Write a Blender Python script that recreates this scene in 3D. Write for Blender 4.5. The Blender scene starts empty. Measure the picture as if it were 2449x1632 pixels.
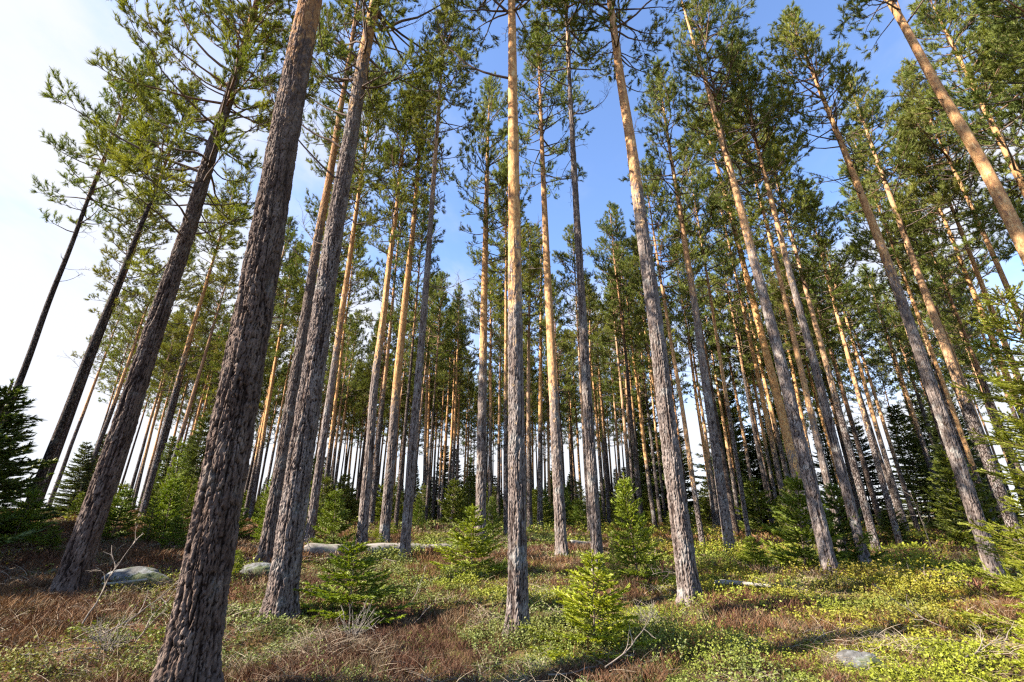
import bpy, math, random
import numpy as np
C = bpy.context.scene.collection
SC = bpy.context.scene
R = math.radians
rng = np.random.default_rng(7)
random.seed(7)

# ---------------------------------------------------------------- camera, sky, sun, exposure
cam = bpy.data.cameras.new('camera'); camo = bpy.data.objects.new('camera', cam); C.objects.link(camo)
cam.sensor_width = 36; cam.lens = 16; cam.clip_end = 4000; cam.clip_start = .05
camo.location = (0, 0, 1.6); camo.rotation_euler = (R(90 + 21.02), 0, 0)
SC.camera = camo
SUN_DIR = (-0.962, -0.272, 0)          # where the sun stands, seen from above
SUN_EL = 36.0
w = bpy.data.worlds.new('World'); SC.world = w; w.use_nodes = True
nt = w.node_tree; N = nt.nodes; L = nt.links
for n in list(N): N.remove(n)
def nd(tree, typ, **kw):
    n = tree.nodes.new(typ)
    for k, v in kw.items():
        if k.startswith('i_'):
            n.inputs[int(k[2:])].default_value = v
        else: setattr(n, k, v)
    return n
out = nd(nt, 'ShaderNodeOutputWorld'); bg = nd(nt, 'ShaderNodeBackground'); bg.inputs[1].default_value = SKY_STRENGTH = 0.056
sky = nd(nt, 'ShaderNodeTexSky', sky_type='NISHITA', sun_disc=False)
sky.sun_elevation = R(SUN_EL); sky.sun_rotation = math.atan2(SUN_DIR[0], SUN_DIR[1]) % (2 * math.pi)
sky.air_density = 1.0; sky.dust_density = .3; sky.ozone_density = 2.0
tc = nd(nt, 'ShaderNodeTexCoord'); sep = nd(nt, 'ShaderNodeSeparateXYZ'); L.new(tc.outputs['Generated'], sep.inputs[0])
def mth(tree, op, a, b=None, c=None, clamp=False):
    n = tree.nodes.new('ShaderNodeMath'); n.operation = op; n.use_clamp = clamp
    for i, v in enumerate((a, b, c)):
        if v is None: continue
        if isinstance(v, (int, float)): n.inputs[i].default_value = v
        else: tree.links.new(v, n.inputs[i])
    return n.outputs[0]
M = lambda *a, **k: mth(nt, *a, **k)
zc = M('ADD', M('MAXIMUM', sep.outputs[2], 0.0), .22)
px_ = M('DIVIDE', sep.outputs[0], zc); py_ = M('DIVIDE', sep.outputs[1], zc)
cmb = nd(nt, 'ShaderNodeCombineXYZ'); L.new(px_, cmb.inputs[0]); L.new(py_, cmb.inputs[1])
mp = nd(nt, 'ShaderNodeMapping'); mp.inputs['Rotation'].default_value = (0, 0, R(-35)); mp.inputs['Scale'].default_value = (1.0, .62, 1)
L.new(cmb.outputs[0], mp.inputs[0])
nz = nd(nt, 'ShaderNodeTexNoise'); nz.inputs['Scale'].default_value = 1.3; nz.inputs['Detail'].default_value = 9; nz.inputs['Roughness'].default_value = .58; nz.inputs['Distortion'].default_value = .25
L.new(mp.outputs[0], nz.inputs[0])
left = M('MULTIPLY', M('SUBTRACT', M('MULTIPLY', sep.outputs[0], -1.0), M('MULTIPLY', sep.outputs[1], .30)), 1.0)   # more cloud towards the left of the view
leftm = nd(nt, 'ShaderNodeMapRange', interpolation_type='SMOOTHSTEP'); L.new(left, leftm.inputs[0])
leftm.inputs[1].default_value = -.10; leftm.inputs[2].default_value = .45; leftm.inputs[3].default_value = 0; leftm.inputs[4].default_value = .19
low = nd(nt, 'ShaderNodeMapRange', interpolation_type='SMOOTHSTEP'); L.new(sep.outputs[2], low.inputs[0])
low.inputs[1].default_value = .52; low.inputs[2].default_value = .08; low.inputs[3].default_value = 0; low.inputs[4].default_value = .24
front = nd(nt, 'ShaderNodeMapRange', interpolation_type='SMOOTHSTEP'); L.new(sep.outputs[1], front.inputs[0])      # cloud only ahead; unseen sky behind kept clear to weaken the fill light
front.inputs[1].default_value = -.15; front.inputs[2].default_value = .40; front.inputs[3].default_value = -.12; front.inputs[4].default_value = 0
fr2 = nd(nt, 'ShaderNodeMapRange', interpolation_type='SMOOTHSTEP'); L.new(sep.outputs[1], fr2.inputs[0]); fr2.inputs[1].default_value = -.15; fr2.inputs[2].default_value = .40
dens = M('ADD', M('ADD', nz.outputs[0], M('MULTIPLY', M('ADD', leftm.outputs[0], low.outputs[0]), fr2.outputs[0])), front.outputs[0])
cm = nd(nt, 'ShaderNodeMapRange', interpolation_type='SMOOTHSTEP'); L.new(dens, cm.inputs[0])
cm.inputs[1].default_value = .48; cm.inputs[2].default_value = .73; cm.inputs[3].default_value = 0.0; cm.inputs[4].default_value = .96
tint = nd(nt, 'ShaderNodeMixRGB', blend_type='MULTIPLY'); tint.inputs[0].default_value = 1.0
L.new(sky.outputs[0], tint.inputs[1]); tint.inputs[2].default_value = (1.42, 1.50, 1.72, 1)
mix = nd(nt, 'ShaderNodeMixRGB'); L.new(cm.outputs[0], mix.inputs[0]); L.new(tint.outputs[0], mix.inputs[1]); mix.inputs[2].default_value = (4.2, 4.25, 4.5, 1)
L.new(mix.outputs[0], bg.inputs[0]); L.new(bg.outputs[0], out.inputs[0])
sl = bpy.data.lights.new('sun', 'SUN'); sl.energy = 5.0; sl.angle = R(.5); sl.color = (1, .93, .82)
so = bpy.data.objects.new('sun', sl); C.objects.link(so)
from mathutils import Vector
sd = Vector((SUN_DIR[0] * math.cos(R(SUN_EL)), SUN_DIR[1] * math.cos(R(SUN_EL)), math.sin(R(SUN_EL))))
so.rotation_euler = sd.to_track_quat('Z', 'Y').to_euler()
so.location = (-30, -10, 40)
vs = SC.view_settings; SC.display_settings.display_device = 'sRGB'; vs.view_transform = 'Standard'; vs.look = 'None'; vs.gamma = 1; vs.use_curve_mapping = False
vs.exposure = 2.1
SC.render.engine = 'CYCLES'
cy = SC.cycles
cy.max_bounces = 5; cy.diffuse_bounces = 3; cy.glossy_bounces = 2; cy.transmission_bounces = 3; cy.transparent_max_bounces = 4
cy.use_denoising = False; cy.caustics_reflective = False; cy.caustics_refractive = False
cy.pixel_filter_type = 'BLACKMAN_HARRIS'; cy.filter_width = 1.3

# ---------------------------------------------------------------- survey data: measured pines and ground heights
PINES=[
 (1, -2.68, 4.52, 0.395, -0.0333, 0.0151, -0.0197, 0.009, 8.5),
 (2, -7.13, 8.25, 0.401, 0.02, -0.0165, 0.0173, -0.0142, 13.6),
 (3, -14.95, 14.95, 0.254, 0.0217, -0.0004, 0.0217, -0.0004, 11.5),
 (4, -20.18, 20.55, 0.281, 0.0121, 0.0027, 0.0119, 0.0027, 8.1),
 (5, -35.96, 37.57, 0.308, 0.0137, 0.0043, 0.0131, 0.0041, 24.1),
 (6, -29.52, 32.73, 0.364, 0.0327, -0.0144, 0.0295, -0.013, 19.9),
 (7, -16.85, 15.1, 0.219, -0.0084, -0.0018, -0.0093, -0.002, 13.3),
 (8, -25.67, 30.93, 0.29, -0.0026, 0.0066, -0.0021, 0.0055, 10.0),
 (9, -30.76, 38.63, 0.265, -0.0036, 0.0, -0.0029, 0.0, 6.7),
 (10, -16.1, 21.19, 0.273, -0.0071, 0.0179, -0.0054, 0.0136, 14.2),
 (11, -32.97, 42.15, 0.29, -0.0228, 0.0, -0.0178, 0.0, 9.3),
 (12, -37.06, 48.17, 0.29, -0.0089, 0.0, -0.0069, 0.0, 8.2),
 (13, -35.19, 48.07, 0.29, -0.0155, 0.0, -0.0113, 0.0, 9.3),
 (14, -29.05, 42.18, 0.327, -0.0417, 0.046, -0.0287, 0.0317, 15.1),
 (15, -30.2, 44.66, 0.308, -0.0247, 0.0, -0.0167, 0.0, 11.8),
 (16, -19.6, 33.13, 0.281, 0.0232, -0.0118, 0.0138, -0.007, 11.3),
 (17, -17.66, 32.25, 0.273, -0.0017, 0.0, -0.0009, 0.0, 6.6),
 (18, -16.23, 30.33, 0.308, -0.0287, 0.0059, -0.0154, 0.0032, 9.5),
 (19, -17.93, 34.86, 0.221, 0.0025, 0.0, 0.0013, 0.0, 7.5),
 (20, -5.45, 11.09, 0.312, -0.0066, -0.0007, -0.0033, -0.0004, 15.8),
 (21, -3.16, 7.13, 0.386, -0.0286, 0.0399, -0.0127, 0.0177, 11.9),
 (22, -6.57, 16.03, 0.296, 0.0, -0.0025, 0.0, -0.001, 9.9),
 (23, -10.7, 27.36, 0.257, -0.0136, 0.0, -0.0053, 0.0, 6.9),
 (24, -19.19, 49.87, 0.299, -0.0256, 0.0, -0.0099, 0.0, 11.1),
 (25, -16.76, 45.06, 0.347, 0.0044, 0.0, 0.0016, 0.0, 12.7),
 (26, -20.3, 58.11, 0.299, -0.0462, 0.0, -0.0161, 0.0, 8.7),
 (27, -18.06, 52.89, 0.317, -0.0331, 0.0, -0.0113, 0.0, 12.5),
 (28, -4.59, 15.18, 0.318, -0.0262, 0.0325, -0.0079, 0.0099, 14.7),
 (29, -7.33, 25.47, 0.303, -0.0063, 0.0014, -0.0018, 0.0004, 11.8),
 (30, -4.05, 15.67, 0.341, -0.0065, 0.009, -0.0017, 0.0023, 16.4),
 (31, -2.57, 11.96, 0.238, 0.0049, -0.0059, 0.0011, -0.0013, 14.3),
 (32, -9.61, 39.01, 0.299, -0.0236, 0.0, -0.0058, 0.0, 6.7),
 (33, -13.36, 56.54, 0.29, -0.0197, 0.0, -0.0047, 0.0, 12.0),
 (34, -6.88, 37.95, 0.29, -0.0379, 0.0, -0.0069, 0.0, 10.1),
 (35, -7.49, 42.63, 0.29, -0.039, 0.0, -0.0068, 0.0, 13.0),
 (36, -7.81, 47.97, 0.265, -0.017, 0.0, -0.0028, 0.0, 9.2),
 (37, -10.52, 61.74, 0.29, -0.0322, 0.0, -0.0055, 0.0, 10.1),
 (38, -7.02, 46.56, 0.257, -0.0134, 0.0, -0.002, 0.0, 10.3),
 (39, -6.25, 42.88, 0.273, 0.0076, 0.0, 0.0011, 0.0, 12.5),
 (40, -5.46, 41.66, 0.265, -0.0046, 0.0, -0.0006, 0.0, 11.6),
 (41, -4.82, 39.06, 0.281, -0.0101, 0.0, -0.0012, 0.0, 11.5),
 (42, -4.99, 43.89, 0.299, -0.0196, 0.0, -0.0022, 0.0, 14.0),
 (43, -5.39, 53.43, 0.273, 0.0057, 0.0, 0.0006, 0.0, 7.3),
 (44, -5.34, 56.63, 0.29, -0.0029, 0.0, -0.0003, 0.0, 16.0),
 (45, -1.14, 17.92, 0.407, -0.0108, 0.0071, -0.0007, 0.0005, 23.2),
 (46, -1.34, 29.98, 0.281, -0.0137, 0.0, -0.0006, 0.0, 9.1),
 (47, -0.25, 20.41, 0.207, -0.0092, 0.0081, -0.0001, 0.0001, 15.8),
 (48, 0.07, 6.58, 0.259, -0.0019, -0.0092, 0.0, 0.0001, 11.9),
 (49, 2.33, 52.95, 0.317, 0.0017, 0.0, -0.0001, 0.0, 13.5),
 (50, 1.55, 27.38, 0.327, 0.0271, 0.0, -0.0015, 0.0, 8.8),
 (51, 3.59, 46.45, 0.317, 0.011, 0.0, -0.0009, 0.0, 14.6),
 (52, 1.39, 13.94, 0.337, -0.0216, 0.0099, 0.0022, -0.001, 18.4),
 (53, 7.41, 51.46, 0.308, -0.0083, 0.0, 0.0012, 0.0, 13.8),
 (54, 7.65, 58.18, 0.299, -0.0033, 0.0, 0.0004, 0.0, 6.0),
 (55, 1.73, 10.16, 0.241, -0.0049, 0.011, 0.0008, -0.0019, 16.8),
 (56, 7.4, 38.96, 0.281, -0.0163, 0.0, 0.0031, 0.0, 11.3),
 (57, 7.34, 36.95, 0.299, 0.0026, 0.0, -0.0005, 0.0, 11.5),
 (58, 14.04, 56.6, 0.29, 0.0263, -0.0461, -0.0065, 0.0114, 17.5),
 (59, 10.71, 40.41, 0.447, 0.0094, 0.004, -0.0025, -0.0011, 27.5),
 (60, 9.36, 32.11, 0.3, -0.0349, 0.0203, 0.0102, -0.0059, 18.1),
 (61, 13.36, 42.59, 0.29, 0.0052, 0.0, -0.0016, 0.0, 12.9),
 (62, 2.87, 8.35, 0.336, -0.0012, -0.0132, 0.0004, 0.0046, 14.4),
 (63, 11.29, 32.98, 0.336, -0.0783, 0.0341, 0.0268, -0.0117, 18.7),
 (64, 7.42, 19.37, 0.211, -0.0132, -0.0081, 0.0051, 0.0031, 13.4),
 (65, 13.46, 32.56, 0.29, 0.0071, -0.0051, -0.0029, 0.0021, 19.3),
 (66, 14.74, 34.92, 0.281, 0.0, 0.0, -0.0, 0.0, 11.3),
 (67, 6.8, 15.6, 0.325, 0.0153, -0.0111, -0.0067, 0.0048, 17.2),
 (68, 17.19, 37.0, 0.299, 0.0036, 0.0, -0.0017, 0.0, 11.9),
 (69, 10.17, 21.27, 0.2, 0.0098, 0.0, -0.0047, 0.0, 7.5),
 (70, 23.18, 47.31, 0.281, -0.0203, 0.0, 0.0099, 0.0, 3.9),
 (71, 19.67, 35.95, 0.29, 0.0069, 0.0, -0.0038, 0.0, 11.6),
 (72, 15.19, 26.93, 0.319, 0.0003, -0.01, -0.0002, 0.0056, 21.7),
 (73, 18.78, 32.21, 0.355, -0.0179, 0.0, 0.0104, 0.0, 10.6),
 (74, 12.22, 20.24, 0.407, -0.0128, -0.0162, 0.0077, 0.0098, 26.1),
 (75, 7.16, 11.4, 0.318, -0.0072, -0.0223, 0.0045, 0.014, 16.3),
 (76, 19.45, 30.6, 0.311, 0.0176, 0.0, -0.0112, 0.0, 12.8),
 (77, 9.99, 15.09, 0.226, 0.0085, -0.0111, -0.0056, 0.0074, 14.1),
 (78, 8.72, 12.46, 0.247, -0.0038, -0.003, 0.0027, 0.0021, 8.5),
 (79, 24.37, 35.17, 0.299, -0.0243, 0.0, 0.0169, 0.0, 11.5),
 (80, 33.42, 44.29, 0.281, -0.0093, 0.0, 0.007, 0.0, 14.8),
 (81, 15.67, 20.09, 0.236, -0.0042, 0.0146, 0.0033, -0.0114, 13.8),
 (82, 21.88, 27.35, 0.3, 0.0036, -0.0043, -0.0029, 0.0034, 15.7),
 (83, 28.02, 31.51, 0.373, 0.0056, -0.0116, -0.005, 0.0103, 16.6),
 (84, 10.79, 11.35, 0.307, 0.0069, -0.0256, -0.0066, 0.0244, 15.9),
 (85, 19.39, 19.75, 0.2, 0.0009, -0.0105, -0.0009, 0.0103, 8.8),
 (86, 24.48, 24.41, 0.35, 0.0341, -0.0294, -0.0342, 0.0294, 17.2),
 (87, 28.38, 27.65, 0.28, 0.0021, 0.0, -0.0022, 0.0, 8.0),
 (88, 21.81, 19.41, 0.293, 0.012, -0.0082, -0.0135, 0.0092, 17.3),
 (89, 20.24, 17.61, 0.265, 0.0086, 0.0001, -0.0099, -0.0001, 16.0),
 (90, 18.77, 15.5, 0.245, 0.0143, -0.0164, -0.0173, 0.0199, 15.0),
 (91, 9.75, 7.34, 0.268, 0.0007, -0.0258, -0.0009, 0.0342, 13.7),
 (92, 40.13, 38.01, 0.29, 0.017, -0.0178, -0.018, 0.0188, 15.9),
]
GPTS=[(-2.5,4.2,0.27),(-6.8,7.8,0.47),(-15.6,15.6,1.26),(-20.2,20.5,1.51),(-36.0,37.6,2.18),(-21.5,23.8,1.49),(-23.0,20.6,1.26),(-25.7,30.9,1.11),(-30.8,38.6,1.61),(-16.1,21.2,1.71),(-33.0,42.1,1.91),(-37.1,48.2,1.96),(-35.2,48.1,2.23),(-29.0,42.2,2.08),(-30.2,44.7,2.18),(-19.6,33.1,0.79),(-17.7,32.2,0.56),(-16.2,30.3,0.53),(-17.9,34.9,0.45),(-5.4,11.0,0.57),(-3.0,6.8,0.32),(-6.4,15.7,0.70),(-10.7,27.4,1.34),(-19.2,49.9,1.37),(-16.8,45.1,1.39),(-20.3,58.1,1.52),(-18.1,52.9,1.53),(-4.5,14.7,0.69),(-7.2,25.1,1.09),(-3.8,14.6,0.74),(-2.7,12.5,0.52),(-9.6,39.0,0.83),(-13.4,56.5,1.12),(-6.9,38.0,0.61),(-7.5,42.6,0.66),(-7.8,48.0,0.51),(-10.5,61.7,0.92),(-7.0,46.6,0.50),(-6.2,42.9,0.52),(-5.5,41.7,0.42),(-4.8,39.1,0.43),(-5.0,43.9,0.74),(-5.4,53.4,0.68),(-5.3,56.6,0.89),(-1.0,15.3,0.81),(-1.3,30.0,1.22),(-0.3,22.5,0.61),(0.1,6.7,0.15),(2.3,53.0,1.36),(1.6,27.4,1.21),(3.6,46.4,1.09),(1.3,13.1,0.62),(7.4,51.5,1.16),(7.6,58.2,1.33),(1.8,10.5,0.33),(7.4,39.0,0.68),(7.3,36.9,0.90),(14.0,56.6,0.98),(7.8,29.6,1.00),(9.1,31.1,0.77),(13.4,42.6,0.76),(2.8,8.1,0.31),(10.4,30.2,0.79),(8.3,21.6,0.27),(13.5,32.6,0.68),(14.7,34.9,0.61),(6.4,14.8,0.46),(17.2,37.0,0.76),(12.1,25.4,0.19),(23.2,47.3,0.48),(19.7,36.0,0.67),(14.7,26.0,0.62),(16.8,28.8,0.74),(10.4,17.3,0.58),(6.9,11.0,0.38),(18.7,29.4,0.65),(11.1,16.7,0.23),(9.1,13.0,0.28),(24.4,35.2,0.74),(33.4,44.3,0.21),(16.6,21.3,0.36),(21.1,26.4,0.58),(23.8,26.8,0.70),(10.5,11.0,0.33),(25.9,26.4,0.06),(22.2,22.2,0.59),(29.4,28.6,0.46),(21.6,19.2,0.46),(20.9,18.2,0.39),(19.7,16.3,0.33),(9.9,7.5,0.13),(40.1,38.0,0.46),(0.0,0.0,0.00),(2.0,2.0,0.00),(-2.0,2.0,0.00),(0.0,4.0,0.00),(4.0,4.0,0.00),(-3.0,4.5,0.00),(8.0,5.0,0.00),(-7.0,4.0,0.00),(12.0,6.0,0.00)]


PPX = np.array([(a, b) for a, b, c in GPTS]); PPZ = np.array([c for a, b, c in GPTS]); PPW = np.array([1.0] * (len(GPTS) - 9) + [.7] * 9)
def _hash(ix, iy, s=0):
    h = (ix.astype(np.int64) * 374761393 + iy.astype(np.int64) * 668265263 + s * 1442695041) & 0x7fffffff
    h = ((h ^ (h >> 13)) * 1274126177) & 0x7fffffff
    h = ((h ^ (h >> 16)) * 2246822519) & 0x7fffffff
    return (h % 100003) / 100003.0
def vnoise(x, y, s=0):
    x = np.asarray(x, float); y = np.asarray(y, float)
    ix = np.floor(x); iy = np.floor(y); fx = x - ix; fy = y - iy
    fx = fx * fx * (3 - 2 * fx); fy = fy * fy * (3 - 2 * fy)
    a = _hash(ix, iy, s); b = _hash(ix + 1, iy, s); c = _hash(ix, iy + 1, s); d = _hash(ix + 1, iy + 1, s)
    return (a * (1 - fx) + b * fx) * (1 - fy) + (c * (1 - fx) + d * fx) * fy
def fbm(x, y, o=4, s=0):
    r = 0; a = .5; t = 0
    for k in range(o):
        r = r + a * vnoise(x * 2 ** k + 17.3 * k, y * 2 ** k - 9.1 * k, s + k); t += a; a *= .5
    return r / t
def ground_z(x, y):
    x = np.atleast_1d(np.asarray(x, float)); y = np.atleast_1d(np.asarray(y, float))
    o = np.zeros(len(x))
    for s in range(0, len(x), 20000):
        xs, ys = x[s:s + 20000], y[s:s + 20000]
        Lk = 1.5 + .12 * np.hypot(xs, ys)
        d2 = (xs[:, None] - PPX[None, :, 0]) ** 2 + (ys[:, None] - PPX[None, :, 1]) ** 2
        k = PPW * np.exp(-d2 / (2 * Lk[:, None] ** 2))
        o[s:s + 20000] = (k @ PPZ + .002 * .7) / (k.sum(1) + .002)
    near = np.clip((np.hypot(x, y) - 2) / 3, 0, 1)
    h = (fbm(x / 1.7, y / 1.7, 3, 5) - .5) * .34 + (fbm(x / .5, y / .5, 2, 9) - .5) * .10
    return o + h * near
def gz(x, y): return float(ground_z([x], [y])[0])

# ---------------------------------------------------------------- helpers
def mesh_np(name, V, F, mats, attrs=None, smooth=False, matidx=None):
    """V (n,3); F list of (m,k) index arrays (k may differ between arrays)."""
    me = bpy.data.meshes.new(name)
    if not isinstance(F, (list, tuple)): F = [F]
    F = [f for f in F if len(f)]
    nl = sum(f.size for f in F); nf = sum(len(f) for f in F)
    me.vertices.add(len(V)); me.vertices.foreach_set('co', np.ascontiguousarray(V, dtype=np.float32).ravel())
    me.loops.add(nl); me.loops.foreach_set('vertex_index', np.concatenate([f.ravel() for f in F]).astype(np.int32))
    tot = np.concatenate([np.full(len(f), f.shape[1]) for f in F]); st = np.concatenate([[0], np.cumsum(tot)[:-1]])
    me.polygons.add(nf); me.polygons.foreach_set('loop_start', st.astype(np.int32))
    try: me.polygons.foreach_set('loop_total', tot.astype(np.int32))
    except Exception: pass
    if matidx is not None: me.polygons.foreach_set('material_index', np.asarray(matidx, dtype=np.int32))
    if smooth: me.polygons.foreach_set('use_smooth', np.ones(nf, dtype=bool))
    for m in (mats if isinstance(mats, (list, tuple)) else [mats]): me.materials.append(m)
    if attrs:
        for k, v in attrs.items():
            v = np.asarray(v, dtype=np.float32)
            if v.ndim == 2:
                a = me.attributes.new(k, 'FLOAT_COLOR', 'POINT')
                c4 = np.ones((len(V), 4), np.float32); c4[:, :3] = v; a.data.foreach_set('color', c4.ravel())
            else:
                a = me.attributes.new(k, 'FLOAT', 'POINT'); a.data.foreach_set('value', v)
    me.update(calc_edges=True)
    return me
def link(name, me, parent=None, loc=(0, 0, 0), rot=(0, 0, 0), sc=(1, 1, 1), color=None):
    o = bpy.data.objects.new(name, me); C.objects.link(o); o.parent = parent
    o.location = loc; o.rotation_euler = rot; o.scale = sc
    if color: o.color = color
    return o
def tag(o, label=None, cat=None, group=None, kind=None):
    if label: o['label'] = label
    if cat: o['category'] = cat
    if group: o['group'] = group
    if kind: o['kind'] = kind
    return o
def thing(name, label, cat, loc, rot=(0, 0, 0), group=None, sc=(1, 1, 1)):
    o = bpy.data.objects.new(name, None); C.objects.link(o); o.location = loc; o.rotation_euler = rot; o.scale = sc
    o.empty_display_size = .3
    return tag(o, label, cat, group)
class Geo:
    """collects tubes / triangles and turns them into one mesh"""
    def __init__(s): s.V = []; s.F = {3: [], 4: []}; s.n = 0; s.T = []
    def add(s, V, F, tint=None):
        V = np.asarray(V, float); s.V.append(V); s.F[F.shape[1]].append(np.asarray(F) + s.n); s.n += len(V)
        s.T.append(np.tile(tint, (len(V), 1)) if tint is not None and np.ndim(tint) == 1 else (tint if tint is not None else np.ones((len(V), 3))))
    def tube(s, P, r, k=5, tint=None):
        P = np.asarray(P, float); r = np.broadcast_to(np.asarray(r, float), (len(P),))
        t = np.gradient(P, axis=0); t /= np.linalg.norm(t, axis=1)[:, None] + 1e-9
        a = np.array([0, 0, 1.0]) if abs(t[0, 2]) < .9 else np.array([1.0, 0, 0])
        u = np.cross(t, a); u /= np.linalg.norm(u, axis=1)[:, None] + 1e-9; v = np.cross(t, u)
        th = np.arange(k) * 2 * np.pi / k
        ring = P[:, None] + r[:, None, None] * (np.cos(th)[None, :, None] * u[:, None] + np.sin(th)[None, :, None] * v[:, None])
        n = len(P); i = np.arange(n - 1)[:, None] * k + np.arange(k)[None]; j = np.arange(n - 1)[:, None] * k + (np.arange(k)[None] + 1) % k
        F = np.stack([i, j, j + k, i + k], -1).reshape(-1, 4)
        s.add(ring.reshape(-1, 3), F, tint)
    def mesh(s, name, mat, smooth=False, tint=True):
        V = np.concatenate(s.V); F = [np.concatenate(s.F[k]) for k in (3, 4) if s.F[k]]
        return mesh_np(name, V, F, mat, {'tint': np.concatenate(s.T)} if tint else None, smooth)
def needles(pos, dr, size, tint, K, width, spread=.75, along=1.0, rs=rng):
    """K thin triangles round every shoot; returns V, F, T"""
    n = len(pos)
    p = np.repeat(pos, K, 0); d = np.repeat(dr, K, 0); s = np.repeat(size, K); t = np.repeat(tint, K, 0)
    rnd = rs.normal(size=(n * K, 3)); rnd /= np.linalg.norm(rnd, axis=1)[:, None]
    a = d + rnd * spread; a /= np.linalg.norm(a, axis=1)[:, None]
    b = np.cross(a, rs.normal(size=(n * K, 3))); b /= np.linalg.norm(b, axis=1)[:, None]
    base = p + d * (rs.random(n * K) * along * s)[:, None]
    ln = (s * rs.uniform(.75, 1.15, n * K))[:, None]; wd = (s * width)[:, None]
    V = np.stack([base - b * wd, base + b * wd, base + a * ln], 1).reshape(-1, 3)
    F = np.arange(n * K * 3).reshape(-1, 3)
    t = t * rs.uniform(.8, 1.2, n * K)[:, None]
    return V, F, np.repeat(t, 3, 0)

# ---------------------------------------------------------------- materials
def newmat(name):
    m = bpy.data.materials.new(name); m.use_nodes = True; t = m.node_tree
    for n in list(t.nodes): t.nodes.remove(n)
    return m, t
def attr(t, name): n = t.nodes.new('ShaderNodeAttribute'); n.attribute_name = name; return n
def noise(t, vec, scale, detail=4, rough=.55, dist=0):
    n = t.nodes.new('ShaderNodeTexNoise'); n.inputs['Scale'].default_value = scale; n.inputs['Detail'].default_value = detail
    n.inputs['Roughness'].default_value = rough; n.inputs['Distortion'].default_value = dist
    if vec is not None: t.links.new(vec, n.inputs[0])
    return n.outputs[0]
def ramp(t, f, stops):
    n = t.nodes.new('ShaderNodeValToRGB'); e = n.color_ramp.elements
    while len(e) < len(stops): e.new(.5)
    for k, (p, c) in enumerate(stops): e[k].position = p; e[k].color = (*c, 1)
    t.links.new(f, n.inputs[0]); return n.outputs[0]
def mixc(t, f, a, b, mode='MIX'):
    n = t.nodes.new('ShaderNodeMixRGB'); n.blend_type = mode
    for i, v in enumerate((f, a, b)):
        if isinstance(v, (int, float)): n.inputs[i].default_value = v
        elif isinstance(v, tuple): n.inputs[i].default_value = (*v, 1)
        else: t.links.new(v, n.inputs[i])
    return n.outputs[0]
def smooth(t, v, a, b, lo=0.0, hi=1.0):
    n = t.nodes.new('ShaderNodeMapRange'); n.interpolation_type = 'SMOOTHSTEP'; t.links.new(v, n.inputs[0])
    for i, x in zip((1, 2, 3, 4), (a, b, lo, hi)):
        if isinstance(x, (int, float)): n.inputs[i].default_value = x
        else: t.links.new(x, n.inputs[i])
    return n.outputs[0]
def princ(t, col, rough=.9, bump=None, bstr=.5, bdist=.02, spec=.2):
    b = t.nodes.new('ShaderNodeBsdfPrincipled'); o = t.nodes.new('ShaderNodeOutputMaterial')
    if isinstance(col, tuple): b.inputs['Base Color'].default_value = (*col, 1)
    else: t.links.new(col, b.inputs['Base Color'])
    b.inputs['Roughness'].default_value = rough; b.inputs['Specular IOR Level'].default_value = spec
    if bump is not None:
        n = t.nodes.new('ShaderNodeBump'); n.inputs['Strength'].default_value = bstr; n.inputs['Distance'].default_value = bdist
        t.links.new(bump, n.inputs['Height']); t.links.new(n.outputs[0], b.inputs['Normal'])
    t.links.new(b.outputs[0], o.inputs[0]); return b
def leafmat(name, use_obj_color=False, trans=.3, rough=.5, gloss=.05):
    m, t = newmat(name); a = attr(t, 'tint').outputs['Color']
    if use_obj_color:
        oi = t.nodes.new('ShaderNodeObjectInfo'); a = mixc(t, 1.0, a, oi.outputs['Color'], 'MULTIPLY')
    d = t.nodes.new('ShaderNodeBsdfDiffuse'); tr = t.nodes.new('ShaderNodeBsdfTranslucent'); g = t.nodes.new('ShaderNodeBsdfGlossy')
    t.links.new(a, d.inputs[0]); t2 = mixc(t, 1.0, a, (1.3, 1.25, .5), 'MULTIPLY'); t.links.new(t2, tr.inputs[0])
    g.inputs['Roughness'].default_value = rough; g.inputs[0].default_value = (.8, .75, .55, 1)
    m1 = t.nodes.new('ShaderNodeMixShader'); m1.inputs[0].default_value = trans; t.links.new(d.outputs[0], m1.inputs[1]); t.links.new(tr.outputs[0], m1.inputs[2])
    m2 = t.nodes.new('ShaderNodeMixShader'); m2.inputs[0].default_value = gloss; t.links.new(m1.outputs[0], m2.inputs[1]); t.links.new(g.outputs[0], m2.inputs[2])
    o = t.nodes.new('ShaderNodeOutputMaterial'); t.links.new(m2.outputs[0], o.inputs[0]); return m
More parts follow.
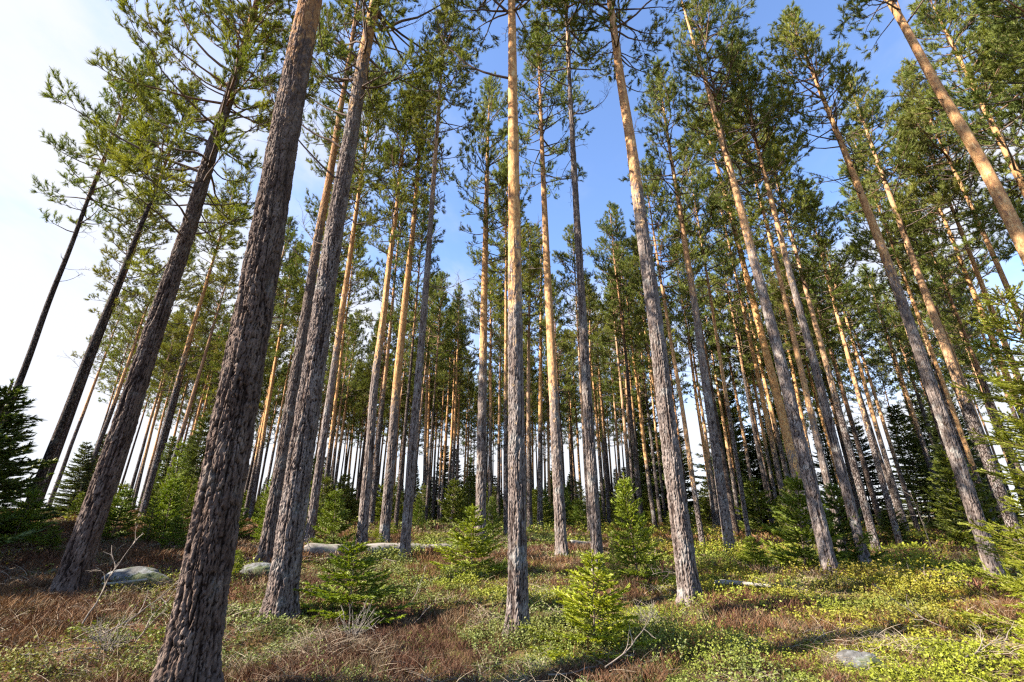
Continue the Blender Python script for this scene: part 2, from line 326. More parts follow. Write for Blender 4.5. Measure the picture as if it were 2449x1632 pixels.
def barkmat(name, near):
    """grey fissured plates below, thin orange flaking bark above; object colour: R transition height / 20 m, G brightness, B orange share"""
    m, t = newmat(name)
    tcn = t.nodes.new('ShaderNodeTexCoord').outputs['Object']; oi = t.nodes.new('ShaderNodeObjectInfo'); sc = t.nodes.new('ShaderNodeSeparateColor'); t.links.new(oi.outputs['Color'], sc.inputs[0])
    add = t.nodes.new('ShaderNodeVectorMath'); add.operation = 'ADD'; t.links.new(tcn, add.inputs[0])
    cx = t.nodes.new('ShaderNodeCombineXYZ'); t.links.new(mth(t, 'MULTIPLY', oi.outputs['Random'], 37.0), cx.inputs[0]); t.links.new(cx.outputs[0], add.inputs[1])
    v = add.outputs[0]
    sp = t.nodes.new('ShaderNodeSeparateXYZ'); t.links.new(tcn, sp.inputs[0]); z = sp.outputs[2]
    mp = t.nodes.new('ShaderNodeMapping'); mp.inputs['Scale'].default_value = (1, 1, .30); t.links.new(v, mp.inputs[0]); vs_ = mp.outputs[0]
    mp2 = t.nodes.new('ShaderNodeMapping'); mp2.inputs['Scale'].default_value = (1, 1, .45); t.links.new(v, mp2.inputs[0]); vf = mp2.outputs[0]
    n1 = noise(t, vs_, 9, 5, .6)
    if near:
        plate = attr(t, 'plate').outputs['Fac']
    else:
        wv = t.nodes.new('ShaderNodeVectorMath'); wv.operation = 'ADD'; t.links.new(vs_, wv.inputs[0])
        nn = t.nodes.new('ShaderNodeTexNoise'); nn.inputs['Scale'].default_value = 12; t.links.new(vs_, nn.inputs[0])
        scl = t.nodes.new('ShaderNodeVectorMath'); scl.operation = 'SCALE'; scl.inputs['Scale'].default_value = .07; t.links.new(nn.outputs['Color'], scl.inputs[0]); t.links.new(scl.outputs[0], wv.inputs[1])
        vo = t.nodes.new('ShaderNodeTexVoronoi'); vo.feature = 'DISTANCE_TO_EDGE'; vo.inputs['Scale'].default_value = 24; t.links.new(wv.outputs[0], vo.inputs[0])
        plate = smooth(t, vo.outputs['Distance'], 0.0, .22)
    fine = noise(t, vf, 60, 4, .7)
    fl = noise(t, vf, 16, 3, .6, .4)
    low = ramp(t, n1, [(0.25, (.085, .058, .047)), (.5, (.165, .130, .112)), (.75, (.265, .228, .204))])
    low = mixc(t, smooth(t, plate, .10, .70), (.022, .013, .010), low)
    low = mixc(t, smooth(t, noise(t, v, 3.2, 3), .56, .70, 0, .35), low, (.33, .335, .31))
    up = ramp(t, fl, [(0.27, (.15, .085, .055)), (.40, (.33, .155, .060)), (.56, (.47, .255, .100)), (.74, (.62, .43, .22))])
    up = mixc(t, sc.outputs[2], mixc(t, .6, up, (.34, .27, .23)), up)
    trz = mth(t, 'MULTIPLY', sc.outputs[0], 20.0)
    zz = mth(t, 'ADD', z, mth(t, 'MULTIPLY', mth(t, 'SUBTRACT', noise(t, vf, 2.2, 5, .7), .5), 5.0))
    f = smooth(t, mth(t, 'SUBTRACT', zz, trz), -2.4, 2.4)
    f = smooth(t, mth(t, 'ADD', f, mth(t, 'MULTIPLY', mth(t, 'SUBTRACT', fl, .5), 1.9)), .25, .75)
    col = mixc(t, f, low, up)
    # knots: dark scars where branches fell
    kv = t.nodes.new('ShaderNodeTexVoronoi'); kv.inputs['Scale'].default_value = 2.6; t.links.new(vf, kv.inputs[0])
    kn = smooth(t, kv.outputs['Distance'], .10, .06, 0.0, .75)
    col = mixc(t, kn, col, (.05, .03, .022))
    br = t.nodes.new('ShaderNodeCombineColor')
    for i in range(3): t.links.new(sc.outputs[1], br.inputs[i])
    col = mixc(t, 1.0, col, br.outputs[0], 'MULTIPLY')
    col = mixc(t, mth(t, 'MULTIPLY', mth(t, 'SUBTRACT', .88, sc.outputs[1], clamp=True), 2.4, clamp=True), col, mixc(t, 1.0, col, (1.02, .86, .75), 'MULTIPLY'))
    if near:
        mp3 = t.nodes.new('ShaderNodeMapping'); mp3.inputs['Scale'].default_value = (1, 1, .42); t.links.new(v, mp3.inputs[0])
        w3 = t.nodes.new('ShaderNodeVectorMath'); w3.operation = 'ADD'; t.links.new(mp3.outputs[0], w3.inputs[0])
        nn3 = t.nodes.new('ShaderNodeTexNoise'); nn3.inputs['Scale'].default_value = 30; t.links.new(mp3.outputs[0], nn3.inputs[0])
        s3 = t.nodes.new('ShaderNodeVectorMath'); s3.operation = 'SCALE'; s3.inputs['Scale'].default_value = .05; t.links.new(nn3.outputs['Color'], s3.inputs[0]); t.links.new(s3.outputs[0], w3.inputs[1])
        v3 = t.nodes.new('ShaderNodeTexVoronoi'); v3.inputs['Scale'].default_value = 58; t.links.new(w3.outputs[0], v3.inputs[0])      # thin flakes, each at its own level
        fs = t.nodes.new('ShaderNodeSeparateColor'); t.links.new(v3.outputs['Color'], fs.inputs[0])
        fine = mth(t, 'ADD', fine, mth(t, 'MULTIPLY', fs.outputs[0], 1.6))
        col = mixc(t, mth(t, 'MULTIPLY', mth(t, 'SUBTRACT', 1.0, f), .55), col, mixc(t, 1.0, col, ramp(t, fs.outputs[1], [(0, (.45, .42, .40)), (.5, (1, .97, .95)), (1, (1.5, 1.45, 1.4))]), 'MULTIPLY'))
    hb = mth(t, 'ADD', mth(t, 'MULTIPLY', plate, mth(t, 'SUBTRACT', 1.15, f)), mth(t, 'MULTIPLY', fine, .35))
    princ(t, col, .92, hb, .9 if near else .9, .014 if near else .03, .12)
    return m
BARK = barkmat('pine_bark', False); BARKN = barkmat('pine_bark_plated', True)
PINE = leafmat('pine_needles', True, .30, .55, .03)
SPRUCE = leafmat('spruce_needles', True, .28, .5, .05)
LEAF = leafmat('shrub_leaves', False, .22, .6, .03)
TWIG = leafmat('twigs', False, .08, .7, .03)
def woodmat():
    m, t = newmat('branch_wood'); tcn = t.nodes.new('ShaderNodeTexCoord').outputs['Object']
    a = attr(t, 'tint').outputs['Color']; f = noise(t, tcn, 9, 3)
    princ(t, mixc(t, 1.0, a, ramp(t, f, [(.3, (.65, .65, .65)), (.7, (1.25, 1.2, 1.15))]), 'MULTIPLY'), .9, noise(t, tcn, 60, 3), .4, .01, .1); return m
WOOD = woodmat()
def groundmat():
    m, t = newmat('forest_floor'); v = t.nodes.new('ShaderNodeTexCoord').outputs['Object']
    a = noise(t, v, .55, 5, .6); b = noise(t, v, 2.3, 5, .6); c = noise(t, v, 28, 5, .75)
    col = ramp(t, b, [(.30, (.050, .030, .018)), (.45, (.095, .060, .030)), (.56, (.10, .105, .022)), (.72, (.155, .165, .028))])
    red = ramp(t, b, [(.3, (.045, .022, .015)), (.6, (.13, .062, .035)), (.8, (.12, .11, .03))])
    sp = t.nodes.new('ShaderNodeSeparateXYZ'); t.links.new(v, sp.inputs[0])
    lf = smooth(t, mth(t, 'ADD', sp.outputs[0], mth(t, 'MULTIPLY', mth(t, 'SUBTRACT', a, .5), 14.0)), 1.0, -3.5)
    col = mixc(t, lf, col, red)
    col = mixc(t, 1.0, col, ramp(t, c, [(.3, (.45, .45, .45)), (.7, (1.5, 1.45, 1.3))]), 'MULTIPLY')
    princ(t, col, .95, mth(t, 'ADD', mth(t, 'MULTIPLY', c, .5), b), .9, .05, .1); return m
GROUND = groundmat()
def stonemat():
    m, t = newmat('lichen_stone'); v = t.nodes.new('ShaderNodeTexCoord').outputs['Object']
    a = noise(t, v, 3.5, 6, .65); b = noise(t, v, 22, 5, .7)
    col = ramp(t, a, [(.32, (.045, .038, .033)), (.46, (.10, .095, .09)), (.56, (.19, .195, .19)), (.72, (.09, .085, .07))])
    col = mixc(t, smooth(t, b, .5, .65, 0, .6), col, (.05, .046, .035)); col = mixc(t, smooth(t, noise(t, v, 2.4, 4, .6), .48, .58, 0, .85), col, (.05, .06, .015))
    princ(t, col, .9, b, .6, .02, .2); return m
STONE = stonemat()
def deadwoodmat():
    m, t = newmat('weathered_wood'); v = t.nodes.new('ShaderNodeTexCoord').outputs['Object']
    mp = t.nodes.new('ShaderNodeMapping'); mp.inputs['Scale'].default_value = (.25, 1, 1); t.links.new(v, mp.inputs[0])
    a = noise(t, mp.outputs[0], 14, 6, .65); b = noise(t, v, 4, 4, .6)
    col = ramp(t, a, [(.3, (.08, .06, .045)), (.5, (.21, .18, .15)), (.7, (.33, .29, .25))])
    col = mixc(t, smooth(t, b, .52, .66, 0, .8), col, (.17, .18, .12))
    princ(t, col, .9, a, .6, .02, .15); return m
DEADWOOD = deadwoodmat()

# ---------------------------------------------------------------- ground
def build_ground():
    na, nr = 540, 230
    th = np.linspace(0, 2 * np.pi, na, endpoint=False); r = .25 * (1500 / .25) ** (np.linspace(0, 1, nr))
    X = (r[:, None] * np.cos(th)).ravel(); Y = (r[:, None] * np.sin(th)).ravel()
    Z = ground_z(X, Y); V = np.stack([X, Y, Z], 1)
    V = np.vstack([V, [[0, 0, float(ground_z([0], [0])[0])]]])
    i = np.arange(nr - 1)[:, None] * na + np.arange(na)[None]; j = np.arange(nr - 1)[:, None] * na + (np.arange(na)[None] + 1) % na
    Fq = np.stack([i, j, j + na, i + na], -1).reshape(-1, 4)
    k = np.arange(na); Ft = np.stack([k, (k + 1) % na, np.full(na, len(V) - 1)], 1)[:, ::-1]
    return mesh_np('ground', V, [Fq[:, ::-1], Ft], GROUND, None, True)
tag(link('ground', build_ground()), kind='structure')

# ---------------------------------------------------------------- pines
def worley(u, v, nu, s=0):
    """cell noise, periodic in u with nu cells: returns F1, F2"""
    iu = np.floor(u); iv = np.floor(v); F1 = np.full(u.shape, 9.0); F2 = np.full(u.shape, 9.0); ID = np.zeros(u.shape)
    for a in (-1, 0, 1):
        for b in (-1, 0, 1):
            cu = iu + a; cv = iv + b; wu = np.mod(cu, nu)
            px = cu + .15 + .7 * _hash(wu, cv, s); py = cv + .15 + .7 * _hash(wu, cv, s + 7)
            d = np.hypot(u - px, v - py); ID = np.where(d < F1, _hash(wu, cv, s + 13), ID); F2 = np.minimum(F2, np.maximum(F1, d)); F1 = np.minimum(F1, d)
    return F1, F2, ID
def off(c, z):
    i, x, y, D, ax, bx, ay, by, zm = c
    zc_ = np.minimum(z, zm); e = np.maximum(z - zm, 0)
    return ax * z + bx * (zc_ ** 2 / 20 + e * zm / 10), ay * z + by * (zc_ ** 2 / 20 + e * zm / 10)
def slope(c, z):
    i, x, y, D, ax, bx, ay, by, zm = c
    zc_ = min(z, zm); return ax + bx * zc_ / 10, ay + by * zc_ / 10
def trunk_radius(D, H, z):
    t = np.clip(z / H, 0, 1); return np.maximum(D / 2 * (1 - t) ** .62 + D / 2 * .34 * np.exp(-np.maximum(z, 0) / .20), .010)
def trunk_mesh(c, H, seed, nseg=14, dz=.5, near=False, zfine=12.0, bark=None):
    rs = np.random.default_rng(seed); D = c[3]
    if near: zs = np.concatenate([np.arange(-.35, zfine, dz), np.arange(zfine, H, .3), [H]])
    else: zs = np.concatenate([[-.35, 0, .12, .3, .6], np.arange(1.1, H, dz), [H]])
    ph = rs.random(4) * 6.28; am = rs.normal(size=4) * .012
    wob = lambda z, k: am[k] * np.sin(z * .55 + ph[k]) * np.clip(z / 4, 0, 1) + am[k + 2] * .6 * np.sin(z * 1.3 + ph[k + 2]) * np.clip(z / 4, 0, 1)
    ox, oy = off(c, np.maximum(zs, 0)); ox = ox + wob(zs, 0); oy = oy + wob(zs, 1)
    th = np.arange(nseg) * 2 * np.pi / nseg
    T, Z = np.meshgrid(th, zs); Rr = trunk_radius(D, H, zs)[:, None] * np.ones_like(T)
    lob = sum(np.cos(k * T + ph[k - 2]) * a for k, a in ((2, .03), (3, .04), (5, .05)))
    Rr = Rr * (1 + lob * (.35 + 3.0 * np.exp(-np.maximum(Z, 0) / .22)))
    plate = np.ones_like(T)
    if near:
        circ = math.pi * D; nu = max(9, round(circ / .036)); u0 = T / (2 * np.pi) * nu; v0 = Z / .165
        edge = np.clip(np.minimum(u0, nu - u0), 0, 1)    # the warp fades out at the seam so that the pattern closes
        wx = (vnoise(u0 * .8, v0 * .8, seed) - .5) * 1.3 + (vnoise(u0 * 2.6, v0 * 2.9, seed + 1) - .5) * .55
        wy = (vnoise(u0 * .7, v0 * .7, seed + 3) - .5) * 1.6 + (vnoise(u0 * 2.3, v0 * 4.5, seed + 4) - .5) * .6
        F1, F2, ID = worley(u0 + wx * edge, v0 + wy * edge, nu, seed); e = F2 - F1
        F1b, F2b, IDb = worley(u0 * 2 + 3 + wx * edge, v0 * 3.1 + wy, nu * 2, seed + 11); eb = F2b - F1b
        pl = np.clip((e - .03) / .24, 0, 1) ** .6; plb = np.clip(eb / .25, 0, 1)
        fade = np.clip(1.25 - Z / c_trans(c) * .75, .10, 1)
        rid = 1 - np.abs(vnoise(u0 * .9, v0 * .16, seed + 21) * 2 - 1); furrow = np.clip((rid - .80) / .20, 0, 1) * edge
        fineh = (vnoise(u0 * 5, v0 * 11, seed) - .5) + .6 * (vnoise(u0 * 11, v0 * 25, seed + 2) - .5)
        A = min(1.15, D / .34)
        dpl = A * (.014 * (pl - 1) + .016 * (ID - .5) * pl + .008 * (IDb - .5) * pl * plb - .020 * furrow + .0065 * fineh) + .008 * (vnoise(u0 * .55, v0 * .6, seed + 9) - .5) * edge
        Rr = Rr + dpl * fade
        pl = pl * (1 - .8 * furrow)
        plate = 1 - (1 - np.clip(pl * (.6 + .4 * plb), 0, 1)) * np.clip(fade * 1.1, 0, 1)
    X = ox[:, None] + Rr * np.cos(T); Y = oy[:, None] + Rr * np.sin(T)
    V = np.stack([X, Y, Z], -1).reshape(-1, 3); n = len(zs)
    i = np.arange(n - 1)[:, None] * nseg + np.arange(nseg)[None]; j = np.arange(n - 1)[:, None] * nseg + (np.arange(nseg)[None] + 1) % nseg
    F = np.stack([i, j, j + nseg, i + nseg], -1).reshape(-1, 4)
    return mesh_np('trunk', V, F, bark or (BARKN if near else BARK), {'plate': plate.ravel()} if near else None, True)

TRANS = {1: 7.6, 2: 13, 3: 14, 4: 12, 6: 8, 7: 13, 20: 8.5, 21: 10.3, 22: 7.5, 28: 6.5, 29: 7, 30: 5.0, 31: 11, 45: 7, 47: 6, 48: 5.2, 52: 4.6, 55: 14.5, 59: 9, 60: 4.5,
         62: 8.2, 63: 1.5, 64: 3.2, 65: 4, 66: 5, 67: 9.5, 68: 5, 69: 6, 71: 6, 72: 5.2, 73: 7, 74: 3.4, 75: 8.2, 76: 6, 77: 4.6, 78: 9, 81: 6, 82: 6, 83: 7, 84: 8, 85: 3, 86: 5, 88: 6, 89: 4, 90: 3, 91: 4.6, 51: 2, 32: 2, 16: 8}
def c_trans(c): return TRANS.get(c[0], 3.5 + 4.5 * ((c[0] * 7919) % 100) / 100)

def arc(p0, d0, length, n, rise, rs, wig=.12):
    """polyline that starts along d0 and bends by `rise` towards +z"""
    P = [np.array(p0, float)]; d = np.array(d0, float); d /= np.linalg.norm(d); st = length / n
    for k in range(n):
        d = d + np.array([0, 0, rise / n]) + rs.normal(size=3) * wig * .5; d /= np.linalg.norm(d); P.append(P[-1] + d * st)
    return np.array(P)
def at(P, t):
    s = t * (len(P) - 1); k = min(int(s), len(P) - 2); f = s - k; return P[k] * (1 - f) + P[k + 1] * f, (P[k + 1] - P[k]) / (np.linalg.norm(P[k + 1] - P[k]) + 1e-9)
def crown_meshes(seed, Lc=9.0, Rw=1.8, dens=1.0, sparse_low=.25, K=26, one_side=None):
    rs = np.random.default_rng(seed); g = Geo(); sp = []; sd_ = []; ss = []; st = []
    g.tube([(0, 0, 0), (0, 0, Lc * .5), (0, 0, Lc - .3)], [.02, .015, .006], 4, (.2, .12, .07)); phi0 = rs.random() * 6.28 if one_side is None else one_side; z = .1; ang = rs.random() * 6
    while z < Lc - .25:
        t = z / Lc
        prof = (.55 + 1.6 * t) if t < .28 else ((1 - t) / .72) ** .62
        nb = rs.integers(3, 6) if t < .8 else rs.integers(3, 5)
        for b in range(nb):
            ang += 2.4 + rs.normal() * .35
            if t < .3 and rs.random() < sparse_low: continue
            Lb = Rw * min(prof, 1.05) * rs.uniform(.6, 1.2) * (1 + .28 * math.cos(ang - phi0)) + .12
            el = R(-12 + 62 * t + rs.normal() * 10); zb = z + rs.uniform(-.12, .12)
            d0 = (math.cos(ang) * math.cos(el), math.sin(ang) * math.cos(el), math.sin(el))
            nseg = 7; P = arc((0, 0, zb), d0, Lb, nseg, .55 if t > .25 else .35, rs, .22)
            r0 = .012 + .011 * Lb
            wc = np.array([.17, .105, .07]) if t > .35 else np.array([.11, .082, .066])
            P[0] = (0, 0, P[0][2]); g.tube(P, np.linspace(r0, .005, len(P)), 4, wc * rs.uniform(.7, 1.2))
            hue = rs.random(); bt = np.array([.066, .088, .018]) * (1 - hue) + np.array([.115, .122, .020]) * hue
            bare = .55 if t < .3 else (.42 if t < .7 else .15)
            s = bare; side = 1; step = .145 / max(Lb, .3) / dens
            while s < 1.0:
                p, d = at(P, s); side = -side
                up = np.array([0, 0, 1.0]); lat = np.cross(d, up); lat /= np.linalg.norm(lat) + 1e-9
                a = R(rs.uniform(28, 62)); dd = d * math.cos(a) + lat * side * math.sin(a) + up * rs.uniform(-.1, .45)
                l2 = (.24 + .34 * (1 - s)) * min(Lb, 2.2) * rs.uniform(.55, 1.2) * .8 + .1
                Q = arc(p, dd, l2, 4, .5, rs, .3); g.tube(Q, np.linspace(.006, .003, len(Q)), 3, wc * rs.uniform(.7, 1.1))
                m = max(2, int(l2 / .066)); ts = (np.arange(m) + rs.random(m) * .6) / m * .8 + .22
                for tt in ts:
                    q, e = at(Q, min(tt, .999)); v = e * .55 + np.array([0, 0, .45]) + rs.normal(size=3) * .42; v /= np.linalg.norm(v)
                    sp.append(q + rs.normal(size=3) * .02); sd_.append(v); ss.append(rs.uniform(.095, .145)); st.append(bt * rs.uniform(.8, 1.25))
                s += step * rs.uniform(.7, 1.3)
            for _ in range(4):
                v = (P[-1] - P[-2]); v = v / np.linalg.norm(v) + rs.normal(size=3) * .4; v /= np.linalg.norm(v)
                sp.append(P[-1]); sd_.append(v); ss.append(.13); st.append(bt)
        z += rs.uniform(.30, .48) * (1.1 - .35 * t) / dens ** .3
    for _ in range(26):
        v = np.array([rs.normal() * .5, rs.normal() * .5, 1]); v /= np.linalg.norm(v); sp.append(np.array([rs.normal() * .06, rs.normal() * .06, Lc - .35 + rs.random() * .35])); sd_.append(v); ss.append(.13); st.append(np.array([.11, .14, .035]))
    V, F, T = needles(np.array(sp), np.array(sd_), np.array(ss), np.array(st) * 1.45, K, .052, .60, 1.2, rs)
    return g.mesh('limbs', WOOD), mesh_np('crown', V, F, PINE, {'tint': T})
def dead_mesh(seed, Ld, rise=.5, el=5, nsub=9, r0=.016, col=(.13, .10, .085)):
    rs = np.random.default_rng(seed); g = Geo(); e = R(el)
    P = arc((0, 0, 0), (math.cos(e), 0, math.sin(e)), Ld, 9, rise, rs, .25); g.tube(P, np.linspace(r0, .004, len(P)), 5, np.array(col) * rs.uniform(.8, 1.1))
    for k in range(nsub):
        p, d = at(P, rs.uniform(.25, .97)); v = d + rs.normal(size=3) * .6; l = Ld * rs.uniform(.12, .38)
        Q = arc(p, v, l, 5, .3, rs, .35); g.tube(Q, np.linspace(.006, .0025, len(Q)), 3, np.array(col) * rs.uniform(.7, 1.2))
        for _ in range(2):
            q, e2 = at(Q, rs.uniform(.3, .95)); U = arc(q, e2 + rs.normal(size=3) * .7, l * .4, 3, .2, rs, .3); g.tube(U, [.004, .003, .003, .002], 3, np.array(col))
    return g.mesh('dead_branch', WOOD)
CROWNS = [crown_meshes(100 + k, 9.0, [1.75, 1.95, 1.6, 1.85, 2.05, 1.7, 1.5, 1.9][k], [1, .9, 1.05, .95, 1, .85, 1, .92][k]) for k in range(8)]
WIDE = [crown_meshes(200, 11.0, 2.35, 1.0, .30, 28, R(200)), crown_meshes(201, 10.0, 2.2, .9, .35, 28), crown_meshes(202, 9.0, 2.0, .9, .4, 28)]
DEAD = [dead_mesh(300 + k, [.9, 1.3, .6, 1.6, .35][k], [.6, .4, .9, .5, .2][k], [10, -5, 20, 0, 15][k], [5, 8, 3, 9, 1][k], [.011, .014, .010, .015, .013][k], [(.13, .10, .085), (.10, .075, .06), (.30, .27, .24), (.12, .09, .07), (.16, .12, .1)][k]) for k in range(5)]
LONG = [dead_mesh(320 + k, [3.0, 2.4, 3.4][k], [.6, .9, .25][k], [28, 18, 40][k], 12, .026, (.10, .07, .055)) for k in range(3)]

def add_crown(root, c, H, zb, pair, rz, wid=1.0, base_len=9.0, tintcol=(1, 1, 1)):
    ox, oy = off(c, zb); sx, sy = slope(c, zb + 2)
    rot = (-sy, sx, rz); s = (wid, wid, (H - zb) / base_len)
    cr = link('crown', pair[1], root, (ox, oy, zb), rot, s, (*tintcol, 1))
    link('limbs', pair[0], cr)
def add_dead(root, c, H, z, az, me, s=1.0):
    ox, oy = off(c, z); r = float(trunk_radius(c[3], H, z)) * .8
    link('dead_branch', me, root, (ox + r * math.cos(az), oy + r * math.sin(az), z), (0, 0, az), (s, s, s))

LABELS = {
 1: 'thickest foreground pine at left with dark deeply furrowed bark, cut by the bottom edge',
 2: 'dark leaning pine near the left edge with leafy boughs starting low',
 3: 'dark pine near the left edge whose base is left of the furrowed leaning one',
 4: 'dark thin pine half hidden behind the leftmost based trunk',
 5: 'thin dark pine trunk third from the left against white sky',
 6: 'thin pine trunk just left of the dark leaning pine',
 7: 'leftmost pine with spreading flat crown against white cloud',
 8: 'slim sunlit pine right behind the dark leaning pine at left',
 10: 'dark pine seen in the gap left of the thickest furrowed trunk',
 14: 'pale sunlit slim pine touching the left outline of the thickest furrowed trunk',
 16: 'slim pine just emerging along the right outline of the thickest furrowed trunk',
 18: 'yellowish slim pine standing midway between the thickest trunk and the grey pair',
 20: 'rear and thinner pine of the grey leaning pair left of centre',
 21: 'front and thicker pine of the grey leaning pair with long dead boughs',
 22: 'grey pine just right of the leaning pair, behind a small spruce',
 23: 'slim grey pine close behind the trunk right of the leaning pair',
 25: 'slim pine with one pale curved dead branch left of centre',
 28: 'grey-brown pine at the left end of the three standing behind the fallen log',
 29: 'slim dark pine between the first and second trunks behind the fallen log',
 30: 'cream-lit pine in the middle of the three by the fallen log',
 31: 'grey scaly pine standing in front of the fallen log, left of centre',
 45: 'broad grey pine rising behind the bright bushy spruce near the centre',
 46: 'slim pine right behind the broad grey one near the centre',
 47: 'slim pine just left of and behind the central foreground pine',
 48: 'central foreground pine with grey plates below and orange bark above',
 50: 'grey slim pine between the central pine and the next thick one',
 51: 'slim bright orange pine in the gap right of the central pine',
 52: 'grey pine with flared base first right of the central foreground pine',
 55: 'smooth pale grey pine behind the yellow-green spruce right of centre',
 56: 'slim pine just right of the smooth pale grey pine',
 57: 'slim brown pine second to the right of the smooth pale grey pine',
 59: 'grey pine rising behind the tallest young spruce right of centre',
 60: 'slim orange pine just left of the thick pine with flared grey base',
 62: 'thick pine with flared grey base and orange top right of centre',
 63: 'orange pine peeping along the left outline of the thick flared pine',
 64: 'slim orange pine first right of the thick flared pine',
 65: 'slim pale pine second right of the thick flared pine',
 66: 'slim dark orange pine close behind the second right of the thick flared one',
 67: 'straight grey pine with clean base midway between the two thick right-hand pines',
 68: 'slim pine with leaning stem right of the straight clean-based grey pine',
 69: 'thin pine with base in the shaded hollow right of the straight grey pine',
 71: 'slim pine left of the cluster around the half hidden spruce on the right',
 72: 'tall orange-brown pine left of the thick orange one in the right cluster',
 73: 'dull brown pine in the shade between the orange trunks of the right cluster',
 74: 'thick bright orange pine directly behind the grey pine of the right cluster',
 75: 'thick grey pine in front of the half hidden spruces on the right',
 76: 'dull pine immediately behind the thick grey pine on the right',
 77: 'orange-stemmed pine with base hidden by spruce boughs on the right',
 78: 'pale grey pine at the right side of the half hidden spruces',
 79: 'dark slim pine seen between the orange-stemmed and the pale grey pine',
 80: 'thinnest pale leaning pine before the dark spruces on the right',
 81: 'slim pine with base on rusty heath left of a similar paler one',
 82: 'paler slim pine just right of another on the rusty heath',
 83: 'lone sunlit-footed pine against dark spruces at right',
 84: 'large grey leaning pine near the right edge with dark root flare',
 85: 'narrow orange pine hidden along the right outline of the large leaning pine',
 86: 'thick shaded pine behind the large leaning pine near the right edge',
 87: 'shaded pine right of the thick one near the right edge',
 88: 'brown pine leaving the right edge, its orange upper stem lowest of three',
 89: 'middle of three brown pines whose stems leave the right edge',
 90: 'upper of three brown pines whose stems leave the right edge',
 91: 'bright orange foreground pine crossing the upper right corner',
 92: 'small dark pine at the right edge behind the spruce branches',
}
# x, y, height, width factor, kit, colour, label
YOUNG = [
 (-2.22, 7.13, 1.08, 1.65, 0, (.95, 1.05, .9), 'young spruce with a thin leading shoot, right of the grey leaning pair'),
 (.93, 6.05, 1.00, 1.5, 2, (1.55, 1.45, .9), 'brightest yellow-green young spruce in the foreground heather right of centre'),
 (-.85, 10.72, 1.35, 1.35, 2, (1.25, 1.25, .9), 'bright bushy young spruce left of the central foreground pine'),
 (2.46, 9.95, 2.05, .9, 1, (1.1, 1.15, .9), 'tallest young spruce, left of the thick flared pine'),
 (1.96, 9.73, .95, .75, 3, (.9, 1.0, .9), 'thin little spruce beside the smooth pale grey pine'),
 (-5.28, 14.72, 1.75, .95, 0, (.75, .85, .9), 'young spruce behind the left end of the fallen log'),
 (-7.2, 17.6, 2.7, .55, 3, (1.1, 1.1, .9), 'thin tall spruce right behind the young spruce at the fallen log'),
 (7.35, 12.7, 2.3, 1.15, 0, (.85, .92, .9), 'broad young spruce behind the thick grey pine on the right'),
 (8.6, 12.9, 2.05, .9, 2, (.62, .70, .9), 'darker young spruce in front of the pale grey pine on the right'),
 (5.9, 12.2, .75, 1.6, 2, (1.05, 1.1, .9), 'low spreading spruce left of the broad one on the right'),
 (-12.0, 17.02, 3.1, .8, 3, (1.05, 1.15, .8), 'light green thin sapling left of the thickest trunk'),
 (-11.2, 15.69, 2.3, .8, 3, (.95, 1.05, .8), 'second thin sapling beside the light green one'),
 (-10.3, 14.6, 1.9, 1.0, 1, (.8, .95, .8), 'bushy sapling in front of the thin light green ones'),
 (-11.6, 14.34, 1.5, 1.2, 2, (.6, .75, .8), 'green spruce right behind the dark leaning pine'),
 (-12.3, 12.2, 1.35, 1.1, 0, (.75, .9, .8), 'green young spruce between the dark trunks on the left'),
 (-11.2, 12.1, .6, 1.4, 2, (.75, .85, .8), 'low spruce at the foot of the dark left trunks'),
 (-10.0, 16.35, 1.4, 1.2, 0, (.7, .85, .8), 'spruce bush behind the boulder'),
 (-9.0, 13.2, .9, 1.3, 2, (.65, .8, .8), 'low green spruce above the boulder'),
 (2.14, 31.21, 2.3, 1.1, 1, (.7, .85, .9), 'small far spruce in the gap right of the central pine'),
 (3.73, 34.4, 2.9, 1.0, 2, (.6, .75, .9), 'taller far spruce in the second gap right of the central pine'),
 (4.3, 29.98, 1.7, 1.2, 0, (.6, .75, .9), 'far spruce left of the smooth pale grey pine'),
 (-4.7, 17.51, .7, 1.3, 2, (1.2, 1.15, .9), 'low bright spruce behind two trunks at the fallen log'),
 (-3.73, 13.98, .42, 1.3, 2, (1.2, 1.15, .9), 'tiny bright spruce just above the fallen log'),
 (-4.68, 19.49, .6, 1.4, 0, (1.1, 1.1, .9), 'tiny spruce right of the cream-lit pine'),
 (6.73, 14.11, .55, 1.6, 2, (1.1, 1.1, .9), 'low pale green spruce on the shaded rise at right'),
 (5.0, 4.95, .85, 1.0, 2, (1.5, 1.4, .9), 'yellow-green spruce at the lower right edge'),
 (-.76, 20.29, 1.8, .8, 1, (.75, .85, .9), 'small spruce at the foot of the broad grey pine'),
 (-9.61, 17.15, 1.3, .9, 0, (.8, .95, .8), 'spruce in the gap right of the thickest trunk'),
 (-5.1, 9.3, .5, 1.1, 2, (1.1, 1.15, .9), 'tiny spruce left of the grey leaning pair'),
 (-7.77, 15.34, .85, 1.1, 0, (.9, 1.0, .9), 'low spruce behind the left side of the leaning pair'),
 (-4.91, 25.74, 1.5, .9, 1, (.7, .85, .9), 'far small spruce right of the grey scaly pine'),
 (-8.66, 21.07, 3.2, .7, 3, (.8, .9, .9), 'slender tall spruce in shade right of the leaning pair'),
 (11.11, 31.51, 2.2, 1.0, 0, (.55, .68, .9), 'far spruce behind the thick flared pine'),
]


